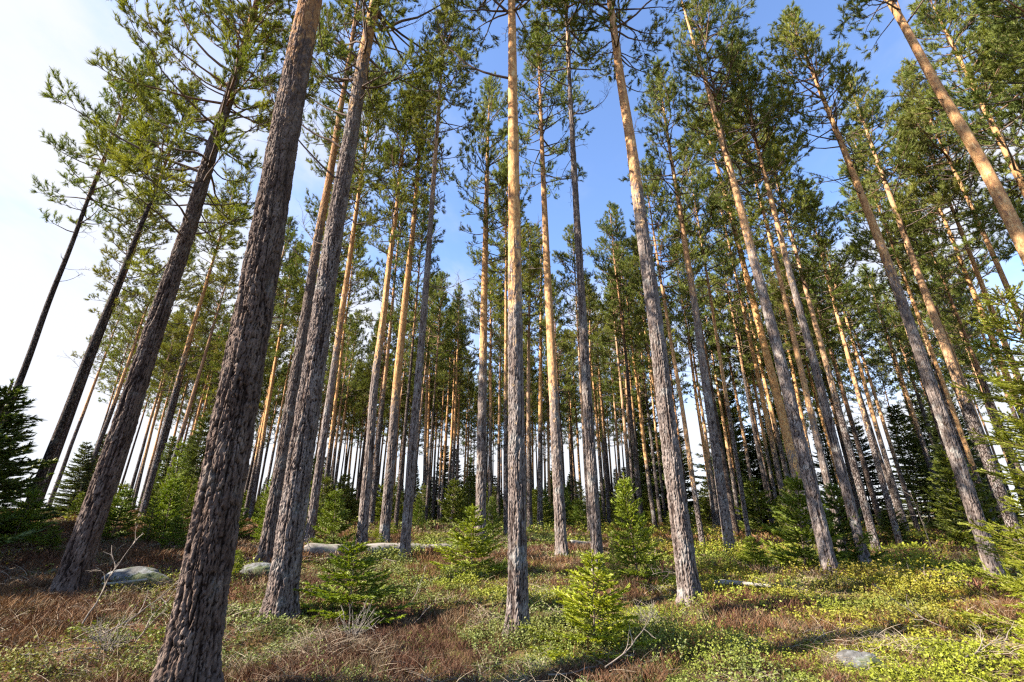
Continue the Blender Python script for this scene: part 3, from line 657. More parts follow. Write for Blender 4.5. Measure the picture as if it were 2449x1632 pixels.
FARLABEL = 'slender straight pine trunk seen small and deep in the stand between the nearer trunks'
FARGROUP = 'distant pines deep in the stand'
def far_look(rs): return (rs.uniform(5, 11) / 20, rs.uniform(.60, .98), rs.uniform(.3, .8), 1)
HEIGHTS = {1: 22, 2: 17.8, 3: 19, 4: 18, 5: 19, 6: 19, 7: 20.4, 8: 21, 20: 21, 21: 21, 22: 21, 28: 18.5, 29: 21, 30: 20, 31: 20, 45: 23, 47: 20, 48: 21, 52: 21.5, 55: 20.5, 59: 27, 62: 22, 67: 21, 72: 23.5,
           74: 25, 75: 21, 77: 19, 78: 18.5, 81: 18, 82: 19, 84: 19, 88: 22, 89: 21, 90: 21, 91: 21}
HERO = {1: (150, .016, 8.5), 2: (96, .03, 13), 20: (72, .035, 12), 21: (110, .022, 12), 22: (48, .06, 10), 28: (48, .05, 12), 30: (48, .05, 12), 31: (56, .04, 12), 45: (48, .06, 12), 48: (96, .022, 12),
        52: (56, .045, 12), 55: (64, .035, 13), 62: (100, .024, 13), 67: (48, .05, 12), 74: (40, .07, 12), 75: (64, .035, 13), 78: (56, .045, 10), 84: (64, .035, 12), 91: (64, .04, 12), 77: (40, .06, 10)}
taken = []
for c in PINES:
    i, x, y, D, *_ = c; rs = np.random.default_rng(1000 + i); dist = math.hypot(x, y)
    H = HEIGHTS.get(i, rs.uniform(18, 22)); z0 = gz(x, y)
    if i in (1,): z0 = .20
    lab = LABELS.get(i)
    root = thing('pine_tree', lab or FARLABEL, 'pine tree', (x, y, z0), (0, 0, 0), 'tall pines in the nearer stand' if lab else FARGROUP)
    if i in HERO:
        ns, dz, zf = HERO[i]; me = trunk_mesh(c, H, 1000 + i, ns, dz, True, zf)
    else: me = trunk_mesh(c, H, 1000 + i, 16 if dist < 25 else 10, .5 if dist < 25 else 1.0)
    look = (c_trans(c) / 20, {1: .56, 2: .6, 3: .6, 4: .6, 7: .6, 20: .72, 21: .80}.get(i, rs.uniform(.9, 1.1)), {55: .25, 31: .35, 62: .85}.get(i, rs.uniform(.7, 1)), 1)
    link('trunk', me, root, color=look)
    zb = H * rs.uniform(.49, .60)
    tc_ = (rs.uniform(.85, 1.15),) * 1; tcol = (tc_[0] * rs.uniform(.9, 1.15), tc_[0], tc_[0] * rs.uniform(.8, 1.1))
    if i == 2: add_crown(root, c, H, 6.6, WIDE[0], 0, 1.0, 11, (1.15, 1.1, .9))
    elif i == 21: add_crown(root, c, H, 9.6, WIDE[1], .6, 1.05, 10)
    elif i == 7: add_crown(root, c, H, 10.6, CROWNS[4], 2.2, 1.0, 9, (.9, 1, .9))
    elif i == 84: add_crown(root, c, H, 11.2, WIDE[2], .4, .85, 9, (1.2, 1.15, 1))
    elif i in (1,): add_crown(root, c, H, 8.6, WIDE[1], 3.0, .9, 10)
    elif i in (48, 62, 55, 91): add_crown(root, c, H, {48: 11.4, 62: 12.6, 55: 14.0, 91: 12.4}[i], WIDE[i % 2 + 1], i, 1.0, 10 if i % 2 == 0 else 9)
    else: add_crown(root, c, H, zb if i not in (28, 30, 31, 45, 52) else {28: 10.3, 30: 12, 31: 12.0, 45: 11.5, 52: 12.8}[i], CROWNS[rs.integers(8)], rs.random() * 6.28, rs.uniform(.88, 1.15), 9, tcol)
    if dist < 34:
        nd_ = {1: 0, 2: 3, 48: 3, 62: 6, 55: 9, 84: 8, 21: 4, 20: 8}.get(i, int(rs.integers(4, 9)))
        for _ in range(nd_):
            z = rs.uniform(.30 if i not in (48, 62, 55, 21) else .48, .62) * H
            add_dead(root, c, H, z, rs.random() * 6.28, DEAD[rs.integers(5)], rs.uniform(.7, 1.1))
    if i == 21:
        for z, a, k, s in ((5.3, 3.3, 2, .45), (5.9, 2.7, 1, .5), (7.3, 3.5, 0, .8), (8.1, 3.0, 2, .9), (9.0, 2.6, 0, .9), (9.4, 3.6, 2, .8), (10.0, 2.9, 1, 1.1), (10.6, 3.3, 0, 1), (11.2, 2.5, 2, 1), (11.6, .3, 1, .7), (9.3, 5.6, 1, .5), (10.3, .5, 0, .6)):
            add_dead(root, c, H, z, a, LONG[k], s)
    if i == 2:
        for z, a, k, s in ((9.2, 6.0, 0, .8), (10.9, 3.4, 1, .8), (6.9, .2, 1, .7)): add_dead(root, c, H, z, a, LONG[k], s)
    if i == 48:
        for z, a, k, s in ((9.5, 3.1, 1, 1.0), (11.4, 3.4, 0, 1.1), (11.9, .2, 0, 1.1), (12.4, 2.8, 2, 1)): add_dead(root, c, H, z, a, LONG[k], s)
    if i == 55:
        for z, a, k, s in ((13.4, 3.0, 0, .9), (12.3, .2, 1, .8), (14.4, .5, 2, .9), (14.2, 2.6, 1, 1)): add_dead(root, c, H, z, a, LONG[k], s)
    taken.append((x, y))
# the deeper stand
pr = [trunk_mesh((0, 0, 0, D, a, b, -a * .5, -b, 12), 20, 500 + k, 9, 1.2) for k, (D, a, b) in enumerate([(.27, .01, .01), (.31, -.012, .02), (.24, .006, -.02), (.29, -.004, .0), (.34, .015, -.01), (.22, -.01, .012)])]
protos = []
for k in range(12):
    r_ = bpy.data.objects.new('pine_tree', None); protos.append((pr[k % 6], CROWNS[(k * 5 + 1) % 8], k))
EXTRA = [(16.6, 12.0, .30, 21, 9.5, 'pine outside the right edge whose dark boughs fill the upper right corner'), (15.0, 8.6, .27, 19, 9.0, 'pine outside the right edge, its boughs above the bright orange trunk'), (20.6, 13.6, .28, 21, 9.0, 'pine outside the right edge behind the corner boughs')]
for k, (x, y, D, H, zb, lab) in enumerate(EXTRA):
    c = (900 + k, x, y, D, 0, 0, 0, 0, 12); root = thing('pine_tree', lab, 'pine tree', (x, y, gz(x, y)), (0, 0, 0), 'tall pines in the nearer stand')
    link('trunk', trunk_mesh(c, H, 1900 + k, 16, .5), root, color=(.3, 1, .9, 1)); add_crown(root, c, H, zb, WIDE[1 + k % 2], k * 2.1, 1.15, 10 - k % 2); taken.append((x, y))
rs = np.random.default_rng(42); n = 0; tries = 0
PT = [(c[1], c[2]) for c in PINES]
while n < 205 and tries < 20000:
    tries += 1
    az = R(rs.uniform(-42, 50)); d = math.sqrt(rs.uniform(22 ** 2, 74 ** 2)); x, y = d * math.sin(az), d * math.cos(az); a = math.degrees(az)
    if a < -33 and d < 38: continue
    if a < -38 and d < 48: continue
    if -9.5 < a < -2.0 and d < 50: continue
    if 10 < a < 13.5 and d < 38: continue
    if a > 14 and d > 60: continue
    if min((x - p) ** 2 + (y - q) ** 2 for p, q in taken) < (2.1 if d < 45 else 1.7) ** 2: continue
    # keep measured trunks in view: nothing new may stand just in front of one
    tm, (cl, cw), k = protos[rs.integers(12)]
    sc_ = rs.uniform(.84, 1.08)
    root = thing('pine_tree', FARLABEL, 'pine tree', (x, y, gz(x, y)), (rs.normal() * .012, rs.normal() * .012, rs.random() * 6.28), FARGROUP, (sc_, sc_, sc_))
    link('trunk', tm, root, color=far_look(rs))
    zb = rs.uniform(8.6, 11.6); wd = rs.uniform(.9, 1.15); g_ = rs.uniform(.8, 1.2)
    cr = link('crown', cw, root, (0, 0, zb), (0, 0, rs.random() * 6.28), (wd, wd, (20 - zb) / 9), (g_ * rs.uniform(.9, 1.15), g_, g_ * .95, 1)); link('limbs', cl, cr)
    taken.append((x, y)); n += 1

# ---------------------------------------------------------------- spruces
def spruce_meshes(seed, h, Rb, nz, nb, nl, step, tw=.30, droop=-.10, rise=.35, ca=(.20, .225, .016), cb=(.12, .155, .016), K=5, pw=.85, z0f=.04, tr=.012, irregular=.25, bare=0.0, twig_gap=.085):
    rs = np.random.default_rng(seed); g = Geo(); gt = Geo(); sp = []; sd_ = []; ss = []; st = []
    Pt = arc((0, 0, -.1), (0, 0, 1), h + .1, 10, 0, rs, .03); gt.tube(Pt, np.linspace(tr * h, .004 * h ** .5, len(Pt)), 8, (.12, .09, .07))
    ang = rs.random() * 6
    def spray(Q, rr, col):
        ln = np.linalg.norm(Q[-1] - Q[0]); m = max(2, int(ln / step)); ts = (np.arange(m) + .5) / m
        for tt in ts:
            q, e = at(Q, tt); sp.append(q); sd_.append(e); ss.append(nl * rs.uniform(.8, 1.15)); st.append(col)
    for k in range(nz):
        t = z0f + (1 - z0f) * ((k + rs.uniform(-.3, .3)) / nz); t = min(max(t, .02), .985)
        for b in range(nb):
            ang += 2 * math.pi / nb + rs.normal() * .25
            Lb = Rb * (1 - t) ** pw * rs.uniform(1 - irregular, 1 + irregular) + .02 * h
            c0, _ = at(Pt, t); el = droop + .75 * t + rs.normal() * .07
            P = arc(c0, (math.cos(ang) * math.cos(el), math.sin(ang) * math.cos(el), math.sin(el)), Lb, 6, rise, rs, .10)
            g.tube(P, np.linspace(.005 * h ** .6 * (.4 + Lb / Rb), .0015 * h ** .5, len(P)), 4, (.13, .09, .055))
            mixf = rs.random(); col = np.array(ca) * mixf + np.array(cb) * (1 - mixf)
            if t > bare: spray(P[1:], 0, col)
            s = .18; side = 1
            while s < .97:
                p, d = at(P, s); lat = np.cross(d, [0, 0, 1.0]); lat /= np.linalg.norm(lat) + 1e-9; side = -side
                a = R(rs.uniform(38, 58)); dd = d * math.cos(a) + lat * side * math.sin(a) + np.array([0, 0, rs.uniform(-.25, .15)])
                l2 = tw * Lb * (1.15 - s) * rs.uniform(.7, 1.25) + nl * 1.2; Q = arc(p, dd, l2, 3, .1, rs, .15)
                g.tube(Q, [.0012 * h ** .5] * 4, 3, (.16, .11, .05)); spray(Q, 0, col * rs.uniform(.85, 1.15))
                if l2 > nl * 6:
                    for _ in range(int(l2 / (nl * 4))):
                        q, e = at(Q, rs.uniform(.25, .85)); l3 = l2 * rs.uniform(.25, .4); U = arc(q, e + rs.normal(size=3) * .5, l3, 2, 0, rs, .1); spray(U, 0, col * rs.uniform(.85, 1.15))
                s += twig_gap / Lb * h * rs.uniform(.7, 1.3) * .5
    spray(Pt[-3:], 0, np.array(ca))
    V, F, T = needles(np.array(sp), np.array(sd_), np.array(ss), np.array(st), K, .15, .62, .9, rs)
    return gt.mesh('trunk', WOOD), g.mesh('branches', WOOD), mesh_np('needles', V, F, SPRUCE, {'tint': T})
YS = [spruce_meshes(400, 1.0, .46, 11, 6, .030, .010, K=7, twig_gap=.06), spruce_meshes(401, 1.0, .34, 14, 6, .026, .009, K=7, twig_gap=.055), spruce_meshes(402, 1.0, .42, 12, 6, .030, .010, K=7, irregular=.4, twig_gap=.06),
      spruce_meshes(403, 1.0, .28, 15, 6, .018, .008, K=7, twig_gap=.045, tr=.010)]
NEARS = spruce_meshes(404, 4.8, 1.40, 24, 6, .028, .012, .40, -.05, .25, (.24, .26, .015), (.18, .21, .015), 8, .7, .05, .008, .45, 0, .020)
DARK = [spruce_meshes(410 + k, 13.0, [2.3, 2.0, 2.6][k], [34, 38, 30][k], 8, .17, .075, .34, -.25, .25, (.085, .11, .024), (.05, .07, .02), 7, .75, .03, .009, .3, 0, .028) for k in range(3)]
def spruce(x, y, h, wid, kit, label, group=None, rz=None, lean=(0, 0), col=(1, 1, 1), base_h=1.0, dz=0):
    s = h / base_h; root = thing('spruce_tree', label, 'spruce', (x, y, gz(x, y) + dz), (lean[1], lean[0], random.random() * 6.28 if rz is None else rz), group)
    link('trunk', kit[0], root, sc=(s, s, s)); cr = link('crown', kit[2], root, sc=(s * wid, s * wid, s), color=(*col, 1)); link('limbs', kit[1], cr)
    return root
YG = 'young green spruces on the forest floor'
for (x, y, h, wd, k, col, lab) in YOUNG:
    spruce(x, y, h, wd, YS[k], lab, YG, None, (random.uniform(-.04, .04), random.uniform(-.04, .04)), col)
spruce(7.0, 5.6, 4.7, 1.0, NEARS, 'tall spruce with bright yellow-green branches reaching in from the right edge', YG, 2.0, (0, 0), (.85, .82, .8), 4.8)
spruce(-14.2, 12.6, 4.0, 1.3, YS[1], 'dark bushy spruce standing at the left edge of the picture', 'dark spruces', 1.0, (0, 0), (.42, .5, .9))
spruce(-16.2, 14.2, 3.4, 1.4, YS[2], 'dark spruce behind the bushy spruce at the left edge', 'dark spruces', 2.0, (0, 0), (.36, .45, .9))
for x, y, h, lab in ((-13.9, 9.3, 6.2, 'dark spruce added out of view at far left for shade, nearest of the dark group'), (-16.0, 11.0, 7.0, 'tall dark spruce added out of view for shade behind the dark group at far left'), (-12.6, 6.9, 5.0, 'small dark spruce added out of view for shade, standing apart at far left')):  # unseen spruces beyond the left edge, added to shade the left ground
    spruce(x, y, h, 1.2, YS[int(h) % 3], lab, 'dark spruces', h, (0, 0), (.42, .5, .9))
rs = np.random.default_rng(77)
DG = 'dark spruces behind the pines'
k = 0; DT = []
for (a0, a1, d0, d1, nn, h0, h1) in ((15, 27, 44, 60, 7, 9, 14), (27, 47, 38, 56, 11, 7, 12), (-12, -5, 52, 62, 4, 6, 9), (-2, 12, 56, 66, 4, 5, 8), (-45, -30, 34, 54, 7, 4, 7), (-30, 15, 64, 84, 34, 4, 7.5)):
    m = 0
    while m < nn:
        az = R(rs.uniform(a0, a1)); d = rs.uniform(d0, d1); x, y = d * math.sin(az), d * math.cos(az)
        if DT and min((x - p) ** 2 + (y - q) ** 2 for p, q in DT) < 3.2: m += .05; continue
        h = rs.uniform(h0, h1); g_ = rs.uniform(.7, 1.2) if rs.random() < .6 else rs.uniform(1.5, 2.1)
        spruce(x, y, h, rs.uniform(.9, 1.25), DARK[k % 3], 'dark full spruce filling the gap between far pine trunks', DG, None, (0, 0), (g_ * 1.05, g_, g_), 13.0); DT.append((x, y)); k += 1; m += 1
for k in range(16):
    az = R(rs.uniform(-43, -22)); d = rs.uniform(17, 30); x, y = d * math.sin(az), d * math.cos(az); g_ = rs.uniform(.6, 1.05)
    if min((x - p) ** 2 + (y - q) ** 2 for p, q in taken) < .5: continue
    spruce(x, y, rs.uniform(1.0, 2.5), rs.uniform(.8, 1.3), YS[3 if k % 3 else 1], 'thin green sapling in the undergrowth beyond the left trunks', 'green saplings beyond the left trunks', None, (0, 0), (g_ * 1.05, g_ * 1.15, g_ * .8))
# low spruces of the understorey, far back
m = 0
while m < 150:
    az = R(rs.uniform(-40, 46) if m < 80 else rs.uniform(-30, 16)); d = rs.uniform(26, 56) if m < 80 else rs.uniform(38, 62); x, y = d * math.sin(az), d * math.cos(az)
    if min((x - p) ** 2 + (y - q) ** 2 for p, q in taken) < .8: continue
    h = rs.uniform(.9, 3.2) * (1 if az < .2 else 1.2) * (1 if m < 80 else 1.3); g_ = rs.uniform(.45, .85)
    spruce(x, y, h, rs.uniform(.9, 1.3), YS[int(rs.integers(4))], 'small green spruce in the understorey far back between pine trunks', 'understorey spruces far back', None, (0, 0), (g_, g_, g_)); m += 1

# ---------------------------------------------------------------- ground cover
def patch(x, y):
    """weights of leafy dwarf shrub, heather, straw and moss-like tufts at a spot"""
    a = fbm(x / 1.5, y / 1.5, 3, 31); b = fbm(x / 1.9 + 40, y / 1.9, 3, 47); c = fbm(x / .9 + 9, y / .9, 3, 59)
    left = np.clip((-x - 1.8 - .12 * y) / 3.0, 0, 1); right = np.clip((x - .8) / 3.5, 0, 1)
    front = np.clip((6.6 - y) / 1.2, 0, 1) * np.clip((3.2 - x) / 1.5, 0, 1)
    h = 1 / (1 + np.exp(-(a - .555 + .15 * left + .07 * front - .05 * right) * 26))
    st = 1 / (1 + np.exp(-(c - .60 + .10 * left) * 22))
    return h, st, b, left, right
def view_points(n, r0, r1, rs, az=52):
    u = rs.random(n); r = np.sqrt(r0 ** 2 + (r1 ** 2 - r0 ** 2) * u); t = R(az) * (rs.random(n) * 2 - 1); return r * np.sin(t), r * np.cos(t)
def diamonds(ctr, U, W):
    V = np.stack([ctr - U, ctr + W * .5 - U * .1, ctr + U, ctr - W * .5 - U * .1], 1).reshape(-1, 3); return V, np.arange(len(V)).reshape(-1, 4)
def unit(v): return v / (np.linalg.norm(v, axis=1)[:, None] + 1e-9)
def trunk_clear(x, y, extra=.0):
    m = np.ones(len(x), bool)
    for c in PINES:
        if math.hypot(c[1], c[2]) < 20: m &= np.hypot(x - c[1], y - c[2]) > c[3] * .5 + extra
    return m
def shrubs():
    rs = np.random.default_rng(900); VV = []; TT = []
    for (r0, r1, dens, nl, lf, rad, hh) in ((3.2, 7.2, 100, 52, .0125, .12, .15), (7.2, 12, 55, 46, .017, .16, .19), (12, 22, 17, 40, .027, .26, .26), (22, 62, 2.6, 34, .055, .55, .34)):
        area = R(104) / 2 * (r1 ** 2 - r0 ** 2); n = int(area * dens); x, y = view_points(n, r0, r1, rs)
        h, st, b, left, right = patch(x, y); keep = (rs.random(n) > h * .88) & (rs.random(n) > left * .72) & trunk_clear(x, y); x, y, b, left, right = x[keep], y[keep], b[keep], left[keep], right[keep]
        z = ground_z(x, y); n = len(x); s = rs.uniform(.7, 1.25, n); mound = np.clip((fbm(x / 1.1 + 3, y / .8, 3, 83) - .32) * 3.6, .35, 1.9)
        c1 = np.array([.085, .108, .024]); c2 = np.array([.170, .185, .014]); c3 = np.array([.170, .088, .014]); c4 = np.array([.115, .130, .048])
        yel = np.clip(right * .8 + (b - .5) * 2.2 + .15, 0, 1)[:, None]; tone = c1 * (1 - yel) + c2 * yel
        far = np.clip((np.hypot(x, y) - 11) / 8, 0, 1) * np.clip((x - 2) / 6, 0, 1)
        org = np.clip((fbm(x / 2.2, y / 1.1, 3, 71) - .46) * 5, 0, 1) * (.3 + .7 * far) * (.35 + .65 * np.clip(right + left, 0, 1)); tone = tone * (1 - org[:, None]) + c3 * org[:, None]
        pale = (rs.random(n) < .15)[:, None]; tone = np.where(pale & (right[:, None] < .6), c4, tone)
        tone = tone * rs.uniform(.75, 1.25, n)[:, None]
        m = n * nl; px = np.repeat(x, nl); py = np.repeat(y, nl); pz = np.repeat(z, nl); S = np.repeat(s, nl)
        # leaves sit on short upright stems: choose a stem, then a height on it
        q = rs.integers(0, 9, m); a = (np.repeat(np.arange(n), nl) * 2.39 + q * 2.4 + _hash(np.repeat(np.arange(n), nl), q) * 2); rr = rad * S * np.sqrt(.1 + .9 * _hash(np.repeat(np.arange(n), nl), q, 3))
        hz = rs.random(m) ** .6; top = hh * S * np.repeat(mound, nl) * (.55 + .6 * _hash(np.repeat(np.arange(n), nl), q, 5))
        ctr = np.stack([px + rr * np.cos(a) * (.75 + .35 * hz), py + rr * np.sin(a) * (.75 + .35 * hz), pz + hz * top - .01], 1) + rs.normal(size=(m, 3)) * .010 * (lf / .0105)
        nrm = unit(rs.normal(size=(m, 3)) * .75 + np.array([-.25, -.15, 1.0])); U = unit(np.cross(nrm, rs.normal(size=(m, 3)))); W = np.cross(nrm, U)
        ls = lf * rs.uniform(.7, 1.3, m)[:, None]
        V, F = diamonds(ctr, U * ls, W * ls * 1.25); VV.append(V); TT.append(np.repeat(np.repeat(tone, nl, 0) * rs.uniform(.75, 1.3, m)[:, None], 4, 0))
    V = np.concatenate(VV); return mesh_np('dwarf_shrubs', V, np.arange(len(V)).reshape(-1, 4), LEAF, {'tint': np.concatenate(TT)})
def blades(rs, px, py, pz, ln, wd, lean, T, bend=.5, nseg=3):
    n = len(px); a = rs.random(n) * 6.28; d = np.stack([np.cos(a) * lean, np.sin(a) * lean, np.ones(n)], 1); d = unit(d); side = unit(np.cross(d, rs.normal(size=(n, 3))))
    hor = np.stack([np.cos(a), np.sin(a), -.25 * np.ones(n)], 1); P = np.stack([px, py, pz], 1); rows = []
    for k in range(nseg + 1):
        t = k / nseg; c = P + d * (ln * t)[:, None] + hor * (ln * bend * t * t)[:, None]; w_ = (wd * (1 - .75 * t))[:, None]; rows += [c - side * w_, c + side * w_]
    V = np.stack(rows, 1).reshape(-1, 3); b = np.arange(n)[:, None] * (2 * nseg + 2)
    F = np.concatenate([b + np.array([[2 * k, 2 * k + 1, 2 * k + 3, 2 * k + 2]]) for k in range(nseg)], 0)
    return V, F, np.repeat(T, 2 * nseg + 2, 0)
def joinparts(name, parts, mat):
    V = []; F = []; T = []; n = 0
    for v, f, t in parts: V.append(v); F.append(f + n); T.append(t); n += len(v)
    return mesh_np(name, np.concatenate(V), np.concatenate(F), mat, {'tint': np.concatenate(T)})
def heather():
    rs = np.random.default_rng(901); parts = []
    for (r0, r1, dens, nb, hh, wd, rad) in ((3.2, 7.2, 85, 60, .15, .0022, .13), (7.2, 12, 42, 52, .18, .0036, .17), (12, 22, 13, 46, .22, .0075, .28), (22, 60, 1.8, 40, .32, .02, .6)):
        area = R(104) / 2 * (r1 ** 2 - r0 ** 2); n = int(area * dens); x, y = view_points(n, r0, r1, rs); h, st, b, left, right = patch(x, y)
        keep = (rs.random(n) < h * .95 + .06) & trunk_clear(x, y); x, y, b, left, right = x[keep], y[keep], b[keep], left[keep], right[keep]; n = len(x); z = ground_z(x, y)
        c1 = np.array([.070, .026, .017]); c2 = np.array([.115, .052, .022]); c3 = np.array([.125, .082, .048]); f = np.clip((b - .5) * 3 + .5 + rs.normal(size=n) * .2, 0, 1)[:, None]
        tone = c1 * (1 - f) + c2 * f; tone = tone * (1 - left[:, None] * .35) + np.array([.13, .058, .024]) * left[:, None] * .35; pale = rs.random(n) < .20; tone = np.where(pale[:, None], c3, tone) * rs.uniform(.75, 1.25, n)[:, None]
        m = n * nb; S = np.repeat(rs.uniform(.7, 1.2, n), nb); a = rs.random(m) * 6.28; rr = rad * S * np.sqrt(rs.random(m))
        V, F, T = blades(rs, np.repeat(x, nb) + rr * np.cos(a), np.repeat(y, nb) + rr * np.sin(a), np.repeat(z, nb) - .01 + rs.random(m) * hh * .45, hh * S * rs.uniform(.35, .75, m), wd * rs.uniform(.8, 1.6, m), rs.random(m) * .9, np.repeat(tone, nb, 0) * rs.uniform(.6, 1.4, m)[:, None], .25, 2)
        parts.append((V, F, T))
    return joinparts('heather', parts, TWIG)
def dry_grass():
    rs = np.random.default_rng(902); parts = []
    for (r0, r1, dens, nb, hh, wd, rad) in ((3.2, 7.2, 30, 16, .22, .0016, .16), (7.2, 12, 16, 14, .24, .0026, .2), (12, 24, 5, 14, .28, .005, .35)):
        area = R(104) / 2 * (r1 ** 2 - r0 ** 2); n = int(area * dens); x, y = view_points(n, r0, r1, rs); h, st, b, left, right = patch(x, y)
        keep = (rs.random(n) < st * .7 + .04) & trunk_clear(x, y); x, y = x[keep], y[keep]; n = len(x)
        cl = np.array([(-2.25, 5.95), (-2.0, 5.75), (-2.5, 6.0), (-4.4, 5.6), (-3.9, 5.5), (1.55, 6.5), (4.6, 6.2), (5.2, 5.9), (4.1, 6.0)])    # tangles of bleached stems
        if r0 < 5: ex = cl[rs.integers(0, len(cl), 70)] + rs.normal(size=(70, 2)) * .22; x = np.concatenate([x, ex[:, 0]]); y = np.concatenate([y, ex[:, 1]]); n = len(x)
        z = ground_z(x, y); tone = np.array([.27, .215, .16]) * rs.uniform(.6, 1.25, n)[:, None] * np.array([1, .97, .95]); m = n * nb; a = rs.random(m) * 6.28; rr = rad * np.sqrt(rs.random(m))
        V, F, T = blades(rs, np.repeat(x, nb) + rr * np.cos(a), np.repeat(y, nb) + rr * np.sin(a), np.repeat(z, nb) + rs.random(m) * .06, hh * rs.uniform(.4, 1.1, m), wd * rs.uniform(.7, 1.5, m), rs.uniform(.3, 2.6, m), np.repeat(tone, nb, 0) * rs.uniform(.7, 1.25, m)[:, None], .6, 4)
        parts.append((V, F, T))
    return joinparts('dry_grass', parts, TWIG)
def moss():
    rs = np.random.default_rng(903); parts = []
    for (r0, r1, dens, nb, hh, wd, rad) in ((3.2, 8, 60, 34, .05, .0035, .12), (8, 14, 24, 30, .07, .006, .18), (14, 30, 5, 34, .11, .014, .4), (30, 62, 1.1, 34, .20, .04, .8)):
        area = R(104) / 2 * (r1 ** 2 - r0 ** 2); n = int(area * dens); x, y = view_points(n, r0, r1, rs); h, st, b, left, right = patch(x, y); keep = (rs.random(n) > .35 * h + .3 * left) & trunk_clear(x, y)
        x, y, b, left, right = x[keep], y[keep], b[keep], left[keep], right[keep]; n = len(x); z = ground_z(x, y); f = np.clip((b - .5) * 3 + right * .7, 0, 1)[:, None]; o = (fbm(x / 2.2, y / 1.1, 3, 71) > .5)[:, None] * np.clip(right + .2, 0, 1)[:, None]
        tone = (np.array([.07, .065, .018]) * (1 - f) + np.array([.15, .155, .016]) * f) * (1 - o) + np.array([.16, .08, .016]) * o; tone = tone * rs.uniform(.7, 1.25, n)[:, None]; m = n * nb; a = rs.random(m) * 6.28; rr = rad * np.sqrt(rs.random(m))
        px, py = np.repeat(x, nb) + rr * np.cos(a), np.repeat(y, nb) + rr * np.sin(a)
        V, F, T = blades(rs, px, py, np.repeat(z, nb) - .015, hh * rs.uniform(.5, 1.3, m), wd * rs.uniform(.8, 1.5, m), rs.random(m) * 1.2, np.repeat(tone, nb, 0) * rs.uniform(.7, 1.3, m)[:, None], .3, 1)
        parts.append((V, F, T))
    return joinparts('moss', parts, LEAF)
tag(link('dwarf_shrubs', shrubs()), 'low leafy berry shrubs covering the forest floor', 'ground cover', kind='stuff')
tag(link('heather', heather()), 'brown and reddish heather patches across the forest floor', 'ground cover', kind='stuff')
tag(link('dry_grass', dry_grass()), 'bleached dry stems and grass lying over the heather', 'ground cover', kind='stuff')
tag(link('moss', moss()), 'green and orange moss between the shrubs', 'ground cover', kind='stuff')

# ---------------------------------------------------------------- boulders, logs, twigs
def stone(name, x, y, sx, sy, sz, seed, label, sink=.35, rz=0):
    nu, nv = 56, 32; u = np.linspace(0, 2 * np.pi, nu, endpoint=False); v = np.linspace(-np.pi / 2, np.pi / 2, nv); U, Vv = np.meshgrid(u, v)
    X = np.cos(Vv) * np.cos(U); Y = np.cos(Vv) * np.sin(U); Z = np.sin(Vv)
    d = 1 + .55 * (fbm(X * 1.3 + 5, Y * 1.3 + Z * 1.1 + seed, 3, seed) - .5) + .10 * (fbm(X * 5 + Z * 3, Y * 5 + seed, 3, seed + 2) - .5)
    P = np.stack([X * d * sx, Y * d * sy, np.sign(Z) * np.abs(Z) ** .8 * d * sz], -1).reshape(-1, 3)
    i = np.arange(nv - 1)[:, None] * nu + np.arange(nu)[None]; j = np.arange(nv - 1)[:, None] * nu + (np.arange(nu)[None] + 1) % nu
    o = link(name, mesh_np(name, P, np.stack([i, j, j + nu, i + nu], -1).reshape(-1, 4), STONE, None, True), None, (x, y, gz(x, y) + sz * (1 - 2 * sink) * .6), (0, 0, rz)); return tag(o, label, 'stone')
stone('boulder', -6.72, 9.15, .56, .36, .32, 3, 'grey lichen-spotted boulder between the dark leaning pine and the thickest trunk', .50, .1)
stone('boulder', -4.85, 9.75, .34, .25, .16, 8, 'flat mossy stone left of the grey leaning pair', .25)
stone('boulder', 3.64, 5.62, .20, .16, .13, 12, 'small grey stone in the moss at the lower right', .3)
def logm(P, r, seed, mat=None, k=14):
    g = Geo(); P = np.asarray(P, float); n = 28; t = np.linspace(0, len(P) - 1, n); Q = np.stack([np.interp(t, np.arange(len(P)), P[:, q]) for q in range(3)], 1)
    Q[:, 2] += .02 * np.sin(t * 3 + seed); rr = np.interp(t, np.arange(len(P)), r) * (1 + .08 * np.sin(t * 7 + seed)); rr[0] *= .55; rr[-1] *= .4; g.tube(Q, rr, k)
    return g.mesh('log', mat or DEADWOOD, True, True)
def ground_line(pts, lift): return [(x, y, gz(x, y) + lift) for x, y in pts]
t = thing('fallen_log', 'long bleached fallen trunk lying left of centre behind the shrubs', 'fallen log', (-3.3, 12.3, 0))
def rel(P, o): return [(a - o[0], b - o[1], c - o[2]) for a, b, c in P]
lz = ground_line([(-5.0, 12.0), (-4.2, 12.35), (-3.3, 12.6), (-2.4, 12.9), (-1.6, 13.1)], .16)
link('stem', logm(rel(lz, (-3.3, 12.3, 0)), [.13, .14, .13, .11, .09], 1), t)
for k, (x, y, a, s) in enumerate(((-2.9, 12.5, 5.4, .8), (-4.9, 12.0, 3.6, .6), (-4.8, 12.1, 4.6, .6), (-3.2, 12.5, 5.0, .5))):
    link('branch_stub', DEAD[2], t, (x + 3.3, y - 12.3, gz(x, y) + .15), (0, -.1, a), (s * 1.6,) * 3)
